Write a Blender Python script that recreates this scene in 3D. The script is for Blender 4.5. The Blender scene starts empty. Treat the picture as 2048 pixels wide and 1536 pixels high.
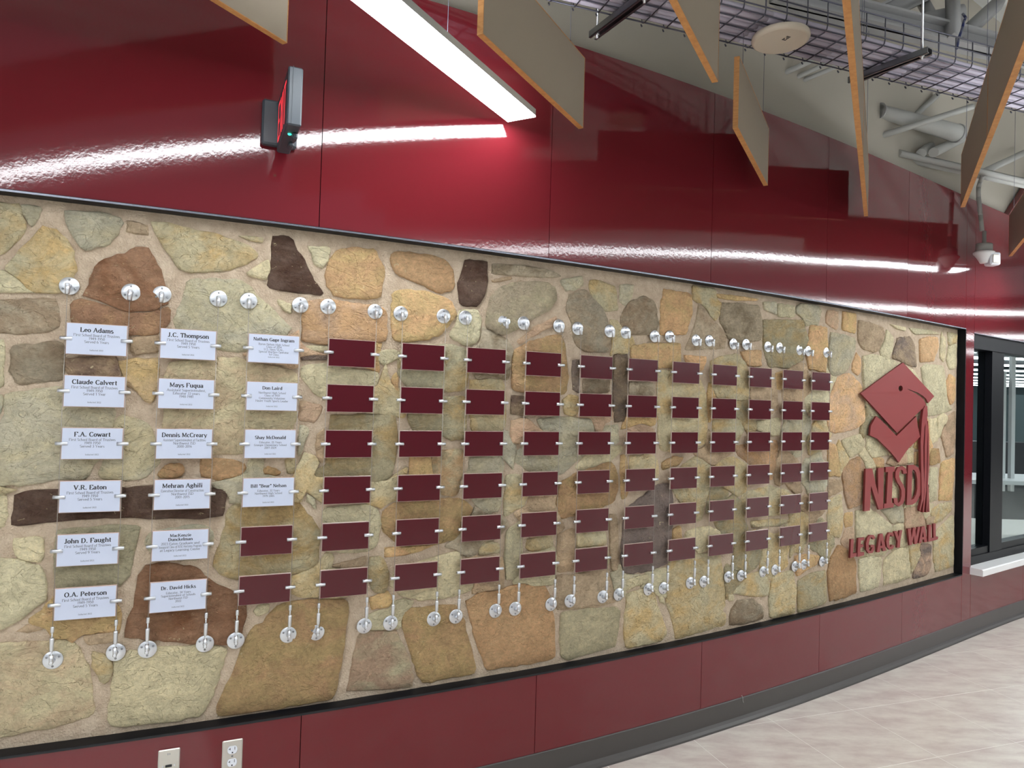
import bpy, bmesh, math, random
import numpy as np
from mathutils import Vector, Matrix, noise
from mathutils.geometry import tessellate_polygon
C = bpy.context.scene.collection
scene = bpy.context.scene
rng = random.Random(7)

# ---------------------------------------------------------------- camera, world, exposure
EYE = 1.4352                       # lens height above the floor
FPX = 1400.0
PITCH, ROLL = .02196, .02983
cF = Vector((0, math.cos(PITCH), math.sin(PITCH)))
u0 = Vector((0, -math.sin(PITCH), math.cos(PITCH)))
r0 = Vector((1, 0, 0))
cR = r0*math.cos(ROLL) + u0*math.sin(ROLL)
cU = -r0*math.sin(ROLL) + u0*math.cos(ROLL)
cam_d = bpy.data.cameras.new('camera'); cam = bpy.data.objects.new('camera', cam_d); C.objects.link(cam)
cam_d.sensor_width = 36; cam_d.lens = FPX/2048*36; cam_d.clip_start = .02; cam_d.clip_end = 200
M = Matrix((cR, cU, -cF)).transposed().to_4x4(); M.translation = (0, 0, EYE)
cam.matrix_world = M
scene.camera = cam
world = bpy.data.worlds.new('world'); scene.world = world; world.use_nodes = True
bg = world.node_tree.nodes['Background']
bg.inputs[0].default_value = (.93, .96, 1, 1); bg.inputs[1].default_value = AMBIENT = .24
LAMP = 22.0
vs = scene.view_settings
vs.view_transform = 'Standard'; vs.look = 'None'; vs.gamma = 1; vs.exposure = .24; vs.use_curve_mapping = False

# ---------------------------------------------------------------- the curved wall: s runs along it, off is depth behind the plaque plane
TH0, K1, K2, K3 = .38849, .06594, .00428, -.00162
def th(s): return TH0 + K1*s + K2*s*s + K3*s**3
SS = np.linspace(-2.6, 8.6, 4500)
_t = th(SS); _dt = SS[1]-SS[0]
WX = np.concatenate([[0], np.cumsum((np.cos(_t[1:])+np.cos(_t[:-1]))/2*_dt)])
WY = np.concatenate([[0], np.cumsum((np.sin(_t[1:])+np.sin(_t[:-1]))/2*_dt)])
WX += -1.28574 - np.interp(0, SS, WX); WY += 2.01236 - np.interp(0, SS, WY)
def W3(s, z, off=0.):
    t = th(s)
    return Vector((np.interp(s, SS, WX) - off*math.sin(t), np.interp(s, SS, WY) + off*math.cos(t), z + EYE))
def ray(px, py): return cF + cR*((px-1024)/FPX) - cU*((py-768)/FPX)
def on_wall(px, py, off=0.):
    d = ray(px, py)
    X = WX - off*np.sin(_t); Y = WY + off*np.cos(_t)
    g = X*d.y - Y*d.x
    idx = [j for j in np.where(g[:-1]*g[1:] <= 0)[0] if Y[j] > 0]
    i = idx[0]; a = g[i]/(g[i]-g[i+1])
    x = X[i]+a*(X[i+1]-X[i]); y = Y[i]+a*(Y[i+1]-Y[i])
    return float(SS[i]+a*_dt), float(d.z*(x*d.x+y*d.y)/(d.x**2+d.y**2))
def at_z(px, py, z):
    d = ray(px, py); v = d*(z/d.z); return Vector((v.x, v.y, z+EYE))
def at_y(px, py, y):
    d = ray(px, py); v = d*(y/d.y); return Vector((v.x, v.y, v.z+EYE))

# ---------------------------------------------------------------- materials
MATS = {}
def mat(name, col, rough=.5, metal=0, spec=.5, emit=None, emit_s=0, coat=0, coat_rough=.05, bump=None, var=None, alpha=None):
    m = bpy.data.materials.new(name); m.use_nodes = True
    nt = m.node_tree; b = nt.nodes['Principled BSDF']
    b.inputs['Base Color'].default_value = (*col, 1); b.inputs['Roughness'].default_value = rough
    b.inputs['Metallic'].default_value = metal; b.inputs['Specular IOR Level'].default_value = spec
    b.inputs['Coat Weight'].default_value = coat; b.inputs['Coat Roughness'].default_value = coat_rough
    if emit: b.inputs['Emission Color'].default_value = (*emit, 1); b.inputs['Emission Strength'].default_value = emit_s
    if bump or var:
        geo = nt.nodes.new('ShaderNodeNewGeometry')
    if var:                         # (scale, other colour, stretch)
        sc, c2 = var[0], var[1]
        mp = nt.nodes.new('ShaderNodeMapping'); mp.inputs['Scale'].default_value = var[2] if len(var) > 2 else (1, 1, 1)
        n = nt.nodes.new('ShaderNodeTexNoise'); n.inputs['Scale'].default_value = sc; n.inputs['Detail'].default_value = 6
        n.inputs['Roughness'].default_value = .65
        mx = nt.nodes.new('ShaderNodeMix'); mx.data_type = 'RGBA'
        mx.inputs[6].default_value = (*col, 1); mx.inputs[7].default_value = (*c2, 1)
        rp = nt.nodes.new('ShaderNodeMapRange'); rp.inputs[1].default_value = .35; rp.inputs[2].default_value = .65
        nt.links.new(geo.outputs['Position'], mp.inputs[0]); nt.links.new(mp.outputs[0], n.inputs['Vector'])
        nt.links.new(n.outputs[0], rp.inputs[0]); nt.links.new(rp.outputs[0], mx.inputs[0]); nt.links.new(mx.outputs[2], b.inputs['Base Color'])
    if bump:                        # (scale, distance)
        n = nt.nodes.new('ShaderNodeTexNoise'); n.inputs['Scale'].default_value = bump[0]; n.inputs['Detail'].default_value = 4
        bp = nt.nodes.new('ShaderNodeBump'); bp.inputs['Strength'].default_value = 1; bp.inputs['Distance'].default_value = bump[1]
        nt.links.new(geo.outputs['Position'], n.inputs['Vector']); nt.links.new(n.outputs[0], bp.inputs['Height']); nt.links.new(bp.outputs[0], b.inputs['Normal'])
    MATS[name] = m
    return m
def srgb(r, g, b):
    f = lambda c: (c/255/12.92) if c/255 <= .04045 else ((c/255+.055)/1.055)**2.4
    return (f(r), f(g), f(b))

def red_panel_material():
    m = mat('red_gloss_laminate', srgb(106, 28, 36), rough=.075, spec=.6)
    nt = m.node_tree; b = nt.nodes['Principled BSDF']
    geo = nt.nodes.new('ShaderNodeNewGeometry'); oi = nt.nodes.new('ShaderNodeObjectInfo')
    add = nt.nodes.new('ShaderNodeVectorMath'); add.operation = 'ADD'
    sc = nt.nodes.new('ShaderNodeVectorMath'); sc.operation = 'SCALE'; sc.inputs[0].default_value = (9, 4, 7)
    nt.links.new(oi.outputs['Random'], sc.inputs['Scale']); nt.links.new(geo.outputs['Position'], add.inputs[0]); nt.links.new(sc.outputs[0], add.inputs[1])
    n = nt.nodes.new('ShaderNodeTexNoise'); n.inputs['Scale'].default_value = 1.6; n.inputs['Detail'].default_value = 0
    n2 = nt.nodes.new('ShaderNodeTexNoise'); n2.inputs['Scale'].default_value = 90; n2.inputs['Detail'].default_value = 2
    nt.links.new(add.outputs[0], n.inputs['Vector']); nt.links.new(geo.outputs['Position'], n2.inputs['Vector'])
    b1 = nt.nodes.new('ShaderNodeBump'); b1.inputs['Distance'].default_value = .003; b1.inputs['Strength'].default_value = 1
    b2 = nt.nodes.new('ShaderNodeBump'); b2.inputs['Distance'].default_value = .00012; b2.inputs['Strength'].default_value = 1
    nt.links.new(n.outputs[0], b1.inputs['Height']); nt.links.new(n2.outputs[0], b2.inputs['Height'])
    nt.links.new(b1.outputs[0], b2.inputs['Normal']); nt.links.new(b2.outputs[0], b.inputs['Normal'])
    return m
def stone_material(name, rough_relief):
    """base colour from the object colour, second mineral colour from the object's own 'tint', layered relief"""
    m = bpy.data.materials.new(name); m.use_nodes = True; nt = m.node_tree; b = nt.nodes['Principled BSDF']; L = nt.links.new
    b.inputs['Roughness'].default_value = .85; b.inputs['Specular IOR Level'].default_value = .25
    geo = nt.nodes.new('ShaderNodeNewGeometry'); oi = nt.nodes.new('ShaderNodeObjectInfo')
    at = nt.nodes.new('ShaderNodeAttribute'); at.attribute_type = 'OBJECT'; at.attribute_name = 'tint'
    mul = nt.nodes.new('ShaderNodeVectorMath'); mul.operation = 'SCALE'; mul.inputs[0].default_value = (13, 31, 17); L(oi.outputs['Random'], mul.inputs['Scale'])
    add = nt.nodes.new('ShaderNodeVectorMath'); L(geo.outputs['Position'], add.inputs[0]); L(mul.outputs[0], add.inputs[1])
    rot = nt.nodes.new('ShaderNodeMapping'); L(add.outputs[0], rot.inputs[0])
    cr = nt.nodes.new('ShaderNodeCombineXYZ'); mr = nt.nodes.new('ShaderNodeMath'); mr.operation = 'MULTIPLY'; mr.inputs[1].default_value = 6.28
    L(oi.outputs['Random'], mr.inputs[0]); L(mr.outputs[0], cr.inputs[1]); L(cr.outputs[0], rot.inputs['Rotation']); rot.inputs['Scale'].default_value = (1, 1, 1.5)
    def ns(scale, det, src, dist=0, r=.6):
        n = nt.nodes.new('ShaderNodeTexNoise'); n.inputs['Scale'].default_value = scale; n.inputs['Detail'].default_value = det
        n.inputs['Distortion'].default_value = dist; n.inputs['Roughness'].default_value = r; L(src.outputs[0], n.inputs['Vector']); return n
    def mapr(src, a, c, lo=0, hi=1):
        q = nt.nodes.new('ShaderNodeMapRange'); q.inputs[1].default_value = a; q.inputs[2].default_value = c; q.inputs[3].default_value = lo; q.inputs[4].default_value = hi
        L(src.outputs[0], q.inputs[0]); return q
    big = ns(7, 5, rot, .8); fine = ns(70, 8, rot, .3, .7); mid = ns(22, 6, add, .5, .65); vein = ns(11, 7, rot, 1.6, .7)
    mx = nt.nodes.new('ShaderNodeMix'); mx.data_type = 'RGBA'; L(mapr(big, .42, .66).outputs[0], mx.inputs[0]); L(oi.outputs['Color'], mx.inputs[6]); L(at.outputs['Color'], mx.inputs[7])
    # value variation
    v1 = mapr(fine, .25, .75, .76, 1.24); v2 = mapr(mid, .3, .7, .84, 1.16)
    vm = nt.nodes.new('ShaderNodeMath'); vm.operation = 'MULTIPLY'; L(v1.outputs[0], vm.inputs[0]); L(v2.outputs[0], vm.inputs[1])
    sc = nt.nodes.new('ShaderNodeVectorMath'); sc.operation = 'SCALE'; L(mx.outputs[2], sc.inputs[0]); L(vm.outputs[0], sc.inputs['Scale'])
    # pale lime flecks and thin veins
    fl = ns(48, 3, rot, 1.2); fm = mapr(fl, .66, .72, 0, .55)
    vv = nt.nodes.new('ShaderNodeMath'); vv.operation = 'ABSOLUTE'; sb = nt.nodes.new('ShaderNodeMath'); sb.operation = 'SUBTRACT'; sb.inputs[1].default_value = .5
    L(vein.outputs[0], sb.inputs[0]); L(sb.outputs[0], vv.inputs[0]); vk = mapr(vv, 0, .012, .35, 0)
    m2 = nt.nodes.new('ShaderNodeMix'); m2.data_type = 'RGBA'; L(fm.outputs[0], m2.inputs[0]); L(sc.outputs[0], m2.inputs[6]); m2.inputs[7].default_value = (*srgb(226, 212, 170), 1)
    m3 = nt.nodes.new('ShaderNodeMix'); m3.data_type = 'RGBA'; L(vk.outputs[0], m3.inputs[0]); L(m2.outputs[2], m3.inputs[6]); m3.inputs[7].default_value = (*srgb(120, 98, 66), 1)
    L(m3.outputs[2], b.inputs['Base Color'])
    k = 2.3 if rough_relief else 1
    # flaky ledges: terraces of a slow noise
    led = ns(9, 4, rot, .6, .55); t1 = nt.nodes.new('ShaderNodeMath'); t1.operation = 'MULTIPLY'; t1.inputs[1].default_value = 9; L(led.outputs[0], t1.inputs[0])
    t2 = nt.nodes.new('ShaderNodeMath'); t2.operation = 'FRACT'; L(t1.outputs[0], t2.inputs[0]); t3 = mapr(t2, 0, .10)
    t4 = nt.nodes.new('ShaderNodeMath'); t4.operation = 'SUBTRACT'; L(t1.outputs[0], t4.inputs[0]); L(t2.outputs[0], t4.inputs[1])
    t5 = nt.nodes.new('ShaderNodeMath'); L(t4.outputs[0], t5.inputs[0]); L(t3.outputs[0], t5.inputs[1])
    prev = None
    for src, dist in ((mid, .012*k), (vein, .009*k), (fine, .0045*k), (t5, .0032)):
        bp = nt.nodes.new('ShaderNodeBump'); bp.inputs['Distance'].default_value = dist; bp.inputs['Strength'].default_value = .9
        L(src.outputs[0], bp.inputs['Height'])
        if prev: L(prev.outputs[0], bp.inputs['Normal'])
        prev = bp
    L(prev.outputs[0], b.inputs['Normal'])
    return m

RED = red_panel_material()
STONE = stone_material('sandstone', False); ROUGH = stone_material('sandstone_rough', True)
MORTAR = mat('mortar', srgb(206, 188, 166), rough=.95, spec=.1, var=(30, srgb(184, 164, 142)), bump=(170, .006))
BLACK = mat('black_metal', srgb(14, 15, 20), rough=.42, spec=.16)
BLACKM = mat('black_matte', srgb(18, 19, 24), rough=.6)
LIP = mat('grey_lip_metal', srgb(120, 122, 132), rough=.25, metal=.8)
STEEL = mat('brushed_steel', (.72, .74, .78), rough=.34, metal=1)
STEELD = mat('steel_dark', (.30, .31, .33), rough=.3, metal=1)
WIRE = mat('wire_cable', (.42, .38, .34), rough=.4, metal=.6)
PLATE_W = mat('silver_plate', srgb(196, 203, 222), rough=.38, metal=0, spec=.5, bump=(1500, .00005))
PLATE_R = mat('maroon_plate', srgb(76, 3, 18), rough=.22, spec=.5)
INK = mat('black_ink', srgb(28, 26, 32), rough=.6)
INKG = mat('grey_ink', srgb(74, 74, 86), rough=.6)
LOGO = mat('red_painted_metal', srgb(136, 46, 46), rough=.45)
LOGOS = mat('red_painted_edge', srgb(104, 28, 30), rough=.5)
def clear_mat(name, tint, gloss, ior=1.45):
    m = bpy.data.materials.new(name); m.use_nodes = True; nt = m.node_tree; nt.nodes.clear()
    o = nt.nodes.new('ShaderNodeOutputMaterial'); t = nt.nodes.new('ShaderNodeBsdfTransparent'); t.inputs[0].default_value = (*tint, 1)
    g = nt.nodes.new('ShaderNodeBsdfGlossy'); g.inputs['Roughness'].default_value = .02
    f = nt.nodes.new('ShaderNodeFresnel'); f.inputs[0].default_value = ior
    mm = nt.nodes.new('ShaderNodeMath'); mm.operation = 'MULTIPLY_ADD'; mm.inputs[1].default_value = gloss; mm.inputs[2].default_value = 0
    mx = nt.nodes.new('ShaderNodeMixShader'); ge = nt.nodes.new('ShaderNodeNewGeometry'); inv = nt.nodes.new('ShaderNodeMath'); inv.operation = 'SUBTRACT'; inv.inputs[0].default_value = 1; nt.links.new(ge.outputs['Backfacing'], inv.inputs[1])
    m4 = nt.nodes.new('ShaderNodeMath'); m4.operation = 'MULTIPLY'; nt.links.new(mm.outputs[0], m4.inputs[0]); nt.links.new(inv.outputs[0], m4.inputs[1])
    nt.links.new(f.outputs[0], mm.inputs[0]); nt.links.new(m4.outputs[0], mx.inputs[0])
    nt.links.new(t.outputs[0], mx.inputs[1]); nt.links.new(g.outputs[0], mx.inputs[2]); nt.links.new(mx.outputs[0], o.inputs[0]); return m
GLASS = clear_mat('window_glass', (.88, .93, .93), .9)
ACRYL = mat('acrylic_sheet', srgb(205, 178, 168), rough=.15, spec=.6)
WHITEP = mat('white_paint', srgb(168, 168, 164), rough=.7)
WALLP = mat('grey_paint', srgb(164, 158, 146), rough=.85, bump=(300, .0004))
DECK = mat('deck_paint', srgb(176, 176, 172), rough=.8)
STRUCT = mat('grey_steel_paint', srgb(150, 150, 150), rough=.6)
SILL = mat('white_sill', srgb(226, 226, 226), rough=.35)
BASE = mat('rubber_base', srgb(72, 68, 66), rough=.38, spec=.5)
TILE = mat('stone_tile', srgb(216, 209, 198), rough=.30, spec=.45, var=(5.5, srgb(190, 175, 168), (.9, 2.2, 1)))
GROUT = mat('tile_joint', srgb(240, 237, 230), rough=.6)
BOARD = mat('board_face', srgb(160, 148, 132), rough=.65, bump=(400, .0002))
WOOD = mat('wood_edge', srgb(206, 150, 92), rough=.5, var=(40, srgb(186, 128, 74), (1, 1, 5)))
GALV = mat('galvanised_wire', srgb(92, 92, 104), rough=.35, metal=.6)
CABLEM = mat('white_cable', srgb(196, 190, 206), rough=.6)
EXITB = mat('exit_black', srgb(58, 66, 74), rough=.4)
EXITR = mat('exit_red_glow', (.8, .02, .03), emit=(1, .05, .07), emit_s=1.1)
LEDG = mat('led_green', (.05, .8, .5), emit=(.05, .9, .55), emit_s=1.6)
GLOW = mat('diffuser_glow', (1, 1, 1), emit=(.93, .97, 1), emit_s=LAMP)
UPGLOW = mat('added_uplight_glow', (1, 1, 1), emit=(.93, .97, 1), emit_s=LAMP*.50)  # added upward glow that brightens the deck and upper wall
GLOW2 = mat('far_lamp_glow', (1, 1, 1), emit=(.93, .97, 1), emit_s=14)
PLASTIC = mat('off_white_plastic', srgb(220, 208, 190), rough=.4)
OUTLET = mat('outlet_white', srgb(225, 228, 236), rough=.35)
SSPLATE = mat('stainless_plate', (.58, .55, .50), rough=.35, metal=.55)
ROOMW = mat('far_room_wall', srgb(78, 92, 94), rough=.8)
ROOMF = mat('far_room_floor', srgb(150, 152, 150), rough=.5)
ROOMD = mat('far_room_dark', srgb(20, 21, 27), rough=.5)

# ---------------------------------------------------------------- mesh helpers
def link(name, me, parent=None, world_space=True):
    o = bpy.data.objects.new(name, me); C.objects.link(o)
    if parent:
        o.parent = parent
        if world_space: o.matrix_parent_inverse = parent.matrix_world.inverted()
    return o
def pydata(name, vs_, fs, mats, parent=None, smooth=False, world_space=True, mi=None):
    me = bpy.data.meshes.new(name); me.from_pydata([tuple(v) for v in vs_], [], fs)
    for m in (mats if isinstance(mats, (list, tuple)) else [mats]): me.materials.append(m)
    if mi: me.polygons.foreach_set('material_index', mi)
    if smooth: me.polygons.foreach_set('use_smooth', [True]*len(me.polygons))
    me.update()
    return link(name, me, parent, world_space)
def bm_obj(name, bm, m, parent=None, smooth=False, world_space=True):
    me = bpy.data.meshes.new(name); bm.normal_update(); bm.to_mesh(me); bm.free()
    for q in (m if isinstance(m, (list, tuple)) else [m]): me.materials.append(q)
    if smooth: me.polygons.foreach_set('use_smooth', [True]*len(me.polygons))
    return link(name, me, parent, world_space)
def add_box(bm, a, b, bevel=0, mi=0):
    r = bmesh.ops.create_cube(bm, size=1)
    c = [(a[i]+b[i])/2 for i in range(3)]; d = [abs(b[i]-a[i]) for i in range(3)]
    for v in r['verts']: v.co = Vector((v.co.x*d[0]+c[0], v.co.y*d[1]+c[1], v.co.z*d[2]+c[2]))
    fs = list({f for v in r['verts'] for f in v.link_faces})
    for f in fs: f.material_index = mi
    if bevel:
        bmesh.ops.bevel(bm, geom=list({e for v in r['verts'] for e in v.link_edges}), offset=bevel, segments=1, affect='EDGES')
def add_tube(bm, a, b, r1, r2=None, n=12, caps=True, mi=0):
    a = Vector(a); b = Vector(b); r2 = r1 if r2 is None else r2
    d = (b-a); q = d.to_track_quat('Z', 'Y')
    A = []; B = []
    for i in range(n):
        t = 2*math.pi*i/n; o = q @ Vector((math.cos(t), math.sin(t), 0))
        A.append(bm.verts.new(a+o*r1)); B.append(bm.verts.new(b+o*r2))
    for i in range(n):
        j = (i+1) % n; f = bm.faces.new((A[i], A[j], B[j], B[i])); f.smooth = True; f.material_index = mi
    if caps:
        bm.faces.new(A[::-1]).material_index = mi; bm.faces.new(B).material_index = mi
def add_lathe(bm, prof, n=24, axis='Z', origin=(0, 0, 0), mi=0):
    o = Vector(origin); rings = []
    for r, h in prof:
        ring = []
        for i in range(n):
            t = 2*math.pi*i/n; c, s = r*math.cos(t), r*math.sin(t)
            p = Vector((c, s, h)) if axis == 'Z' else Vector((c, h, s))
            ring.append(bm.verts.new(o+p))
        rings.append(ring)
    for A, B in zip(rings, rings[1:]):
        for i in range(n):
            j = (i+1) % n; f = bm.faces.new((A[i], A[j], B[j], B[i])); f.smooth = True; f.material_index = mi
    bm.faces.new(rings[0][::-1]).material_index = mi; bm.faces.new(rings[-1]).material_index = mi
def path_tube(bm, pts, r, n=8, mi=0):
    for a, b in zip(pts, pts[1:]): add_tube(bm, a, b, r, n=n, mi=mi)
def curved_box(name, s0, s1, z0, z1, o0, o1, m, parent=None, step=.12):
    """a slab that follows the curve of the wall, o0 front depth, o1 back depth"""
    n = max(1, int(math.ceil((s1-s0)/step))); v = []; f = []
    for i in range(n+1):
        s = s0+(s1-s0)*i/n
        v += [W3(s, z0, o0), W3(s, z1, o0), W3(s, z1, o1), W3(s, z0, o1)]
    for i in range(n):
        a = 4*i; b = a+4
        for k in range(4): l = (k+1) % 4; f.append((a+k, b+k, b+l, a+l))
    f.append((3, 2, 1, 0)); e = 4*n; f.append((e, e+1, e+2, e+3))
    return pydata(name, v, [q[::-1] for q in f], m, parent)
def curved_prof(name, s0, s1, prof, m, parent=None, step=.12, smooth=False):
    """profile (off, z) swept along the wall"""
    n = max(1, int(math.ceil((s1-s0)/step))); v = []; f = []; k = len(prof)
    for i in range(n+1):
        s = s0+(s1-s0)*i/n
        v += [W3(s, z, o) for o, z in prof]
    for i in range(n):
        for j in range(k):
            l = (j+1) % k; f.append((i*k+j, (i+1)*k+j, (i+1)*k+l, i*k+l))
    f.append(tuple(range(k-1, -1, -1))); f.append(tuple(n*k+j for j in range(k)))
    return pydata(name, v, [q[::-1] for q in f], m, parent, smooth)
def wall_prism(name, polys, o0, o1, m, parent=None, mside=None):
    """outline in (s,z), optional holes, extruded from depth o0 to o1 on the wall"""
    loops = [[Vector((s, z, 0)) for s, z in p] for p in polys]
    tris = tessellate_polygon(loops); flat = [q for p in polys for q in p]; N = len(flat)
    v = [W3(s, z, o0) for s, z in flat] + [W3(s, z, o1) for s, z in flat]
    f = []; mi = []
    for t in tris:
        a, b, c = [flat[i] for i in t]
        cr = (b[0]-a[0])*(c[1]-a[1])-(b[1]-a[1])*(c[0]-a[0])
        t = t if cr > 0 else t[::-1]
        f.append(tuple(t)); f.append(tuple(i+N for i in t[::-1])); mi += [0, 0]
    k = 0
    for p in polys:
        n = len(p)
        for i in range(n):
            j = (i+1) % n; f.append((k+i, k+i+N, k+j+N, k+j)); mi.append(1)
        k += n
    o = pydata(name, v, f, [m, mside or m], parent, mi=mi)
    bm = bmesh.new(); bm.from_mesh(o.data); bmesh.ops.recalc_face_normals(bm, faces=bm.faces); bm.to_mesh(o.data); bm.free()
    return o
def tag(o, label, cat, group=None, kind=None):
    if label: o['label'] = label
    if cat: o['category'] = cat
    if group: o['group'] = group
    if kind: o['kind'] = kind
    return o
def thing(name, label, cat, loc=(0, 0, 0), rotz=0, group=None):
    o = bpy.data.objects.new(name, None); C.objects.link(o); o.empty_display_size = .05
    o.matrix_world = Matrix.Translation(Vector(loc)) @ Matrix.Rotation(rotz, 4, 'Z')
    return tag(o, label, cat, group)
def local(o, parent):               # parent without moving vertices out of the parent's own frame
    o.parent = parent; return o
def place(name, me, parent, loc=(0, 0, 0)):
    o = bpy.data.objects.new(name, me); C.objects.link(o); o.parent = parent; o.location = loc; return o
def mesh_of(name, bm, mats, smooth=False):
    me = bpy.data.meshes.new(name); bm.normal_update(); bm.to_mesh(me); bm.free()
    for q in (mats if isinstance(mats, (list, tuple)) else [mats]): me.materials.append(q)
    if smooth: me.polygons.foreach_set('use_smooth', [True]*len(me.polygons))
    return me
def structure(o): o['kind'] = 'structure'; return o

# ================================================================ the room shell
Z_OPEN_B, Z_OPEN_T = -1.030, .537          # opening of the stone field in the red panelling
S_OPEN_R = 4.883
Z_TOP = 1.394                              # top of the red panelling
FACE = -.010                               # face of the red panelling
BASE_T = -EYE+.104
S_WIN = on_wall(1945, 900, FACE)[0]
seams = [on_wall(x, y, FACE)[0] for x, y in ((638, 455), (1097, 522), (1421, 570), (1652, 608), (1814, 635))]
pitch = (seams[-1]-seams[0])/4
seams = seams + [S_OPEN_R+.002]
wall = structure(curved_box('wall_front', -2.5, S_WIN, -EYE, Z_TOP+.001, .052, .12, BLACKM))
def seam_panels(z0, z1, lst):
    for a, b in zip(lst, lst[1:]):
        curved_box('panel', a+.0012, b-.0012, z0, z1, FACE, .02, RED, wall)
left_end = [-2.4]
seam_panels(Z_OPEN_T+.006, Z_TOP, left_end+seams)
seam_panels(BASE_T-.01, Z_OPEN_B-.006, left_end+seams)
curved_box('panel', S_OPEN_R+.004, S_WIN-.001, BASE_T-.01, Z_TOP, FACE, .02, RED, wall)
curved_box('panel', -2.4, -1.1, Z_OPEN_B-.006, Z_OPEN_T+.006, FACE, .02, RED, wall)
win_t = on_wall(1997, 674, FACE)[1]; win_b = -1.0
sp = [S_WIN+.001]
while sp[-1] < 8.2: sp.append(min(sp[-1]+pitch, 8.3))
for a, b in zip(sp, sp[1:]):
    curved_box('panel', a+.001, b-.001, win_t, Z_TOP, FACE, .02, RED, wall)
    curved_box('panel', a+.001, b-.001, BASE_T-.01, win_b-.03, FACE, .02, RED, wall)
curved_box('backing', S_WIN, 8.3, win_t+.01, Z_TOP, .02, .12, BLACKM, wall)
curved_box('backing', S_WIN, 8.3, -EYE, win_b-.035, .02, .12, BLACKM, wall)
# upper painted wall, set back above the panelling
up = structure(curved_box('wall_upper', -2.5, 8.3, Z_TOP-.03, 3.1, .03, .10, WALLP))
# black lining of the stone field
tr = structure(curved_prof('trim_1', -1.1, S_OPEN_R, [(FACE-.003, Z_OPEN_B-.008), (FACE-.003, Z_OPEN_B), (.05, Z_OPEN_B), (.05, Z_OPEN_B-.008)], BLACK))
curved_prof('lip', -1.1, S_OPEN_R, [(FACE-.004, Z_OPEN_B-.0075), (FACE-.004, Z_OPEN_B-.0005), (FACE-.001, Z_OPEN_B-.0005), (FACE-.001, Z_OPEN_B-.0075)], BLACKM, tr)
tr = structure(curved_prof('trim_2', -1.1, S_OPEN_R, [(FACE-.003, Z_OPEN_T), (FACE-.003, Z_OPEN_T+.008), (.05, Z_OPEN_T+.008), (.05, Z_OPEN_T)], BLACK))
curved_prof('lip', -1.1, S_OPEN_R, [(FACE-.005, Z_OPEN_T+.0005), (FACE-.005, Z_OPEN_T+.006), (FACE-.001, Z_OPEN_T+.006), (FACE-.001, Z_OPEN_T+.0005)], LIP, tr)
structure(curved_box('trim_3', S_OPEN_R-.002, S_OPEN_R+.006, Z_OPEN_B, Z_OPEN_T, FACE-.003, .05, BLACK))
# cove base
bb = structure(curved_prof('baseboard_front', -2.4, 8.3, [(.01, BASE_T), (FACE-.003, BASE_T), (FACE-.005, BASE_T-.003), (FACE-.006, -EYE+.022), (FACE-.012, -EYE+.010), (FACE-.024, -EYE+.003), (FACE-.034, -EYE+.0005), (.01, -EYE+.0005)], BASE, smooth=False))
s_, z_ = on_wall(1484, 1391, FACE-.006)
bm = bmesh.new(); path_tube(bm, [W3(s_-.004, z_+.002, FACE-.008), W3(s_+.003, z_-.008, FACE-.008), W3(s_+.004, z_-.022, FACE-.008), W3(s_+.009, z_-.034, FACE-.008)], .0012, n=5)
bm_obj('scuff', bm, WHITEP, bb)

# floor with its big stone-look tiles
bm = bmesh.new(); add_box(bm, (-8, -6, -.06), (14, 14, -.0005)); floor = structure(bm_obj('floor', bm, GROUT))
ta = math.radians(18.9); T = .457; ux = Vector((math.cos(ta), math.sin(ta), 0)); uy = Vector((-math.sin(ta), math.cos(ta), 0))
j0 = at_z(1448, 1457, -EYE); oy = j0.dot(uy); ox = at_z(1200, 1515, -EYE).dot(ux)
bm = bmesh.new(); add_box(bm, (.0016, .0016, -.0025), (T-.0016, T-.0016, 0), bevel=.0002); tile_me = mesh_of('tile', bm, TILE)
cnt = 0
for i in range(-6, 22):
    for j in range(-8, 10):
        c = ux*(ox+(i+.5)*T) + uy*(oy+(j+.5)*T)
        if c.y < 1.2: continue
        px = 1024+FPX*c.x/c.y
        if not (500 < px < 2500) or c.length > 9: continue
        w = np.argmin((WX-c.x)**2+(WY-c.y)**2)
        if (c.x-WX[w])*-math.sin(_t[w]) + (c.y-WY[w])*math.cos(_t[w]) > .34: continue
        o = place('tile', tile_me, floor, ux*(ox+i*T)+uy*(oy+j*T)); o.rotation_euler.z = ta; cnt += 1
print('tiles', cnt)

# ceiling deck with beams
bm = bmesh.new(); add_box(bm, (-7, -2, EYE+2.75), (13, 13, EYE+2.85)); deck = structure(bm_obj('ceiling', bm, DECK))
for k in range(34):
    y = -1.5+k*.4
    bm = bmesh.new(); q0 = ux*-3+uy*y; q1 = ux*13+uy*y
    add_tube(bm, (q0.x, q0.y, EYE+2.73), (q1.x, q1.y, EYE+2.73), .04, n=4); bm_obj('deck_rib', bm, DECK, deck)

# the panelling steps up beyond the window: a taller red panel with a raked left edge
sa, za = on_wall(2017, 437, FACE); sb, zb = on_wall(2046, 386, FACE); rk = (3.0-za)/(zb-za)
top_s = sa+(sb-sa)*rk
v = []
for s_, z_ in ((sa, Z_TOP+.001), (8.3, Z_TOP+.001), (8.3, 3.0), (top_s, 3.0)): v += [W3(s_, z_, FACE), W3(s_, z_, .02)]
PP = [(sa, Z_TOP+.001)]+[(x, Z_TOP+.001) for x in np.linspace(sa, 8.3, 14)[1:]]+[(x, 3.0) for x in np.linspace(8.3, top_s, 12)]
wall_prism('raked_panel', [PP], FACE, .028, RED, wall)
bm = bmesh.new(); add_box(bm, (17, -8, -.0), (17.2, 16, 4.2)); structure(bm_obj('wall_back', bm, mat('far_wall_paint', srgb(84, 86, 92), rough=.8)))
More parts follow.
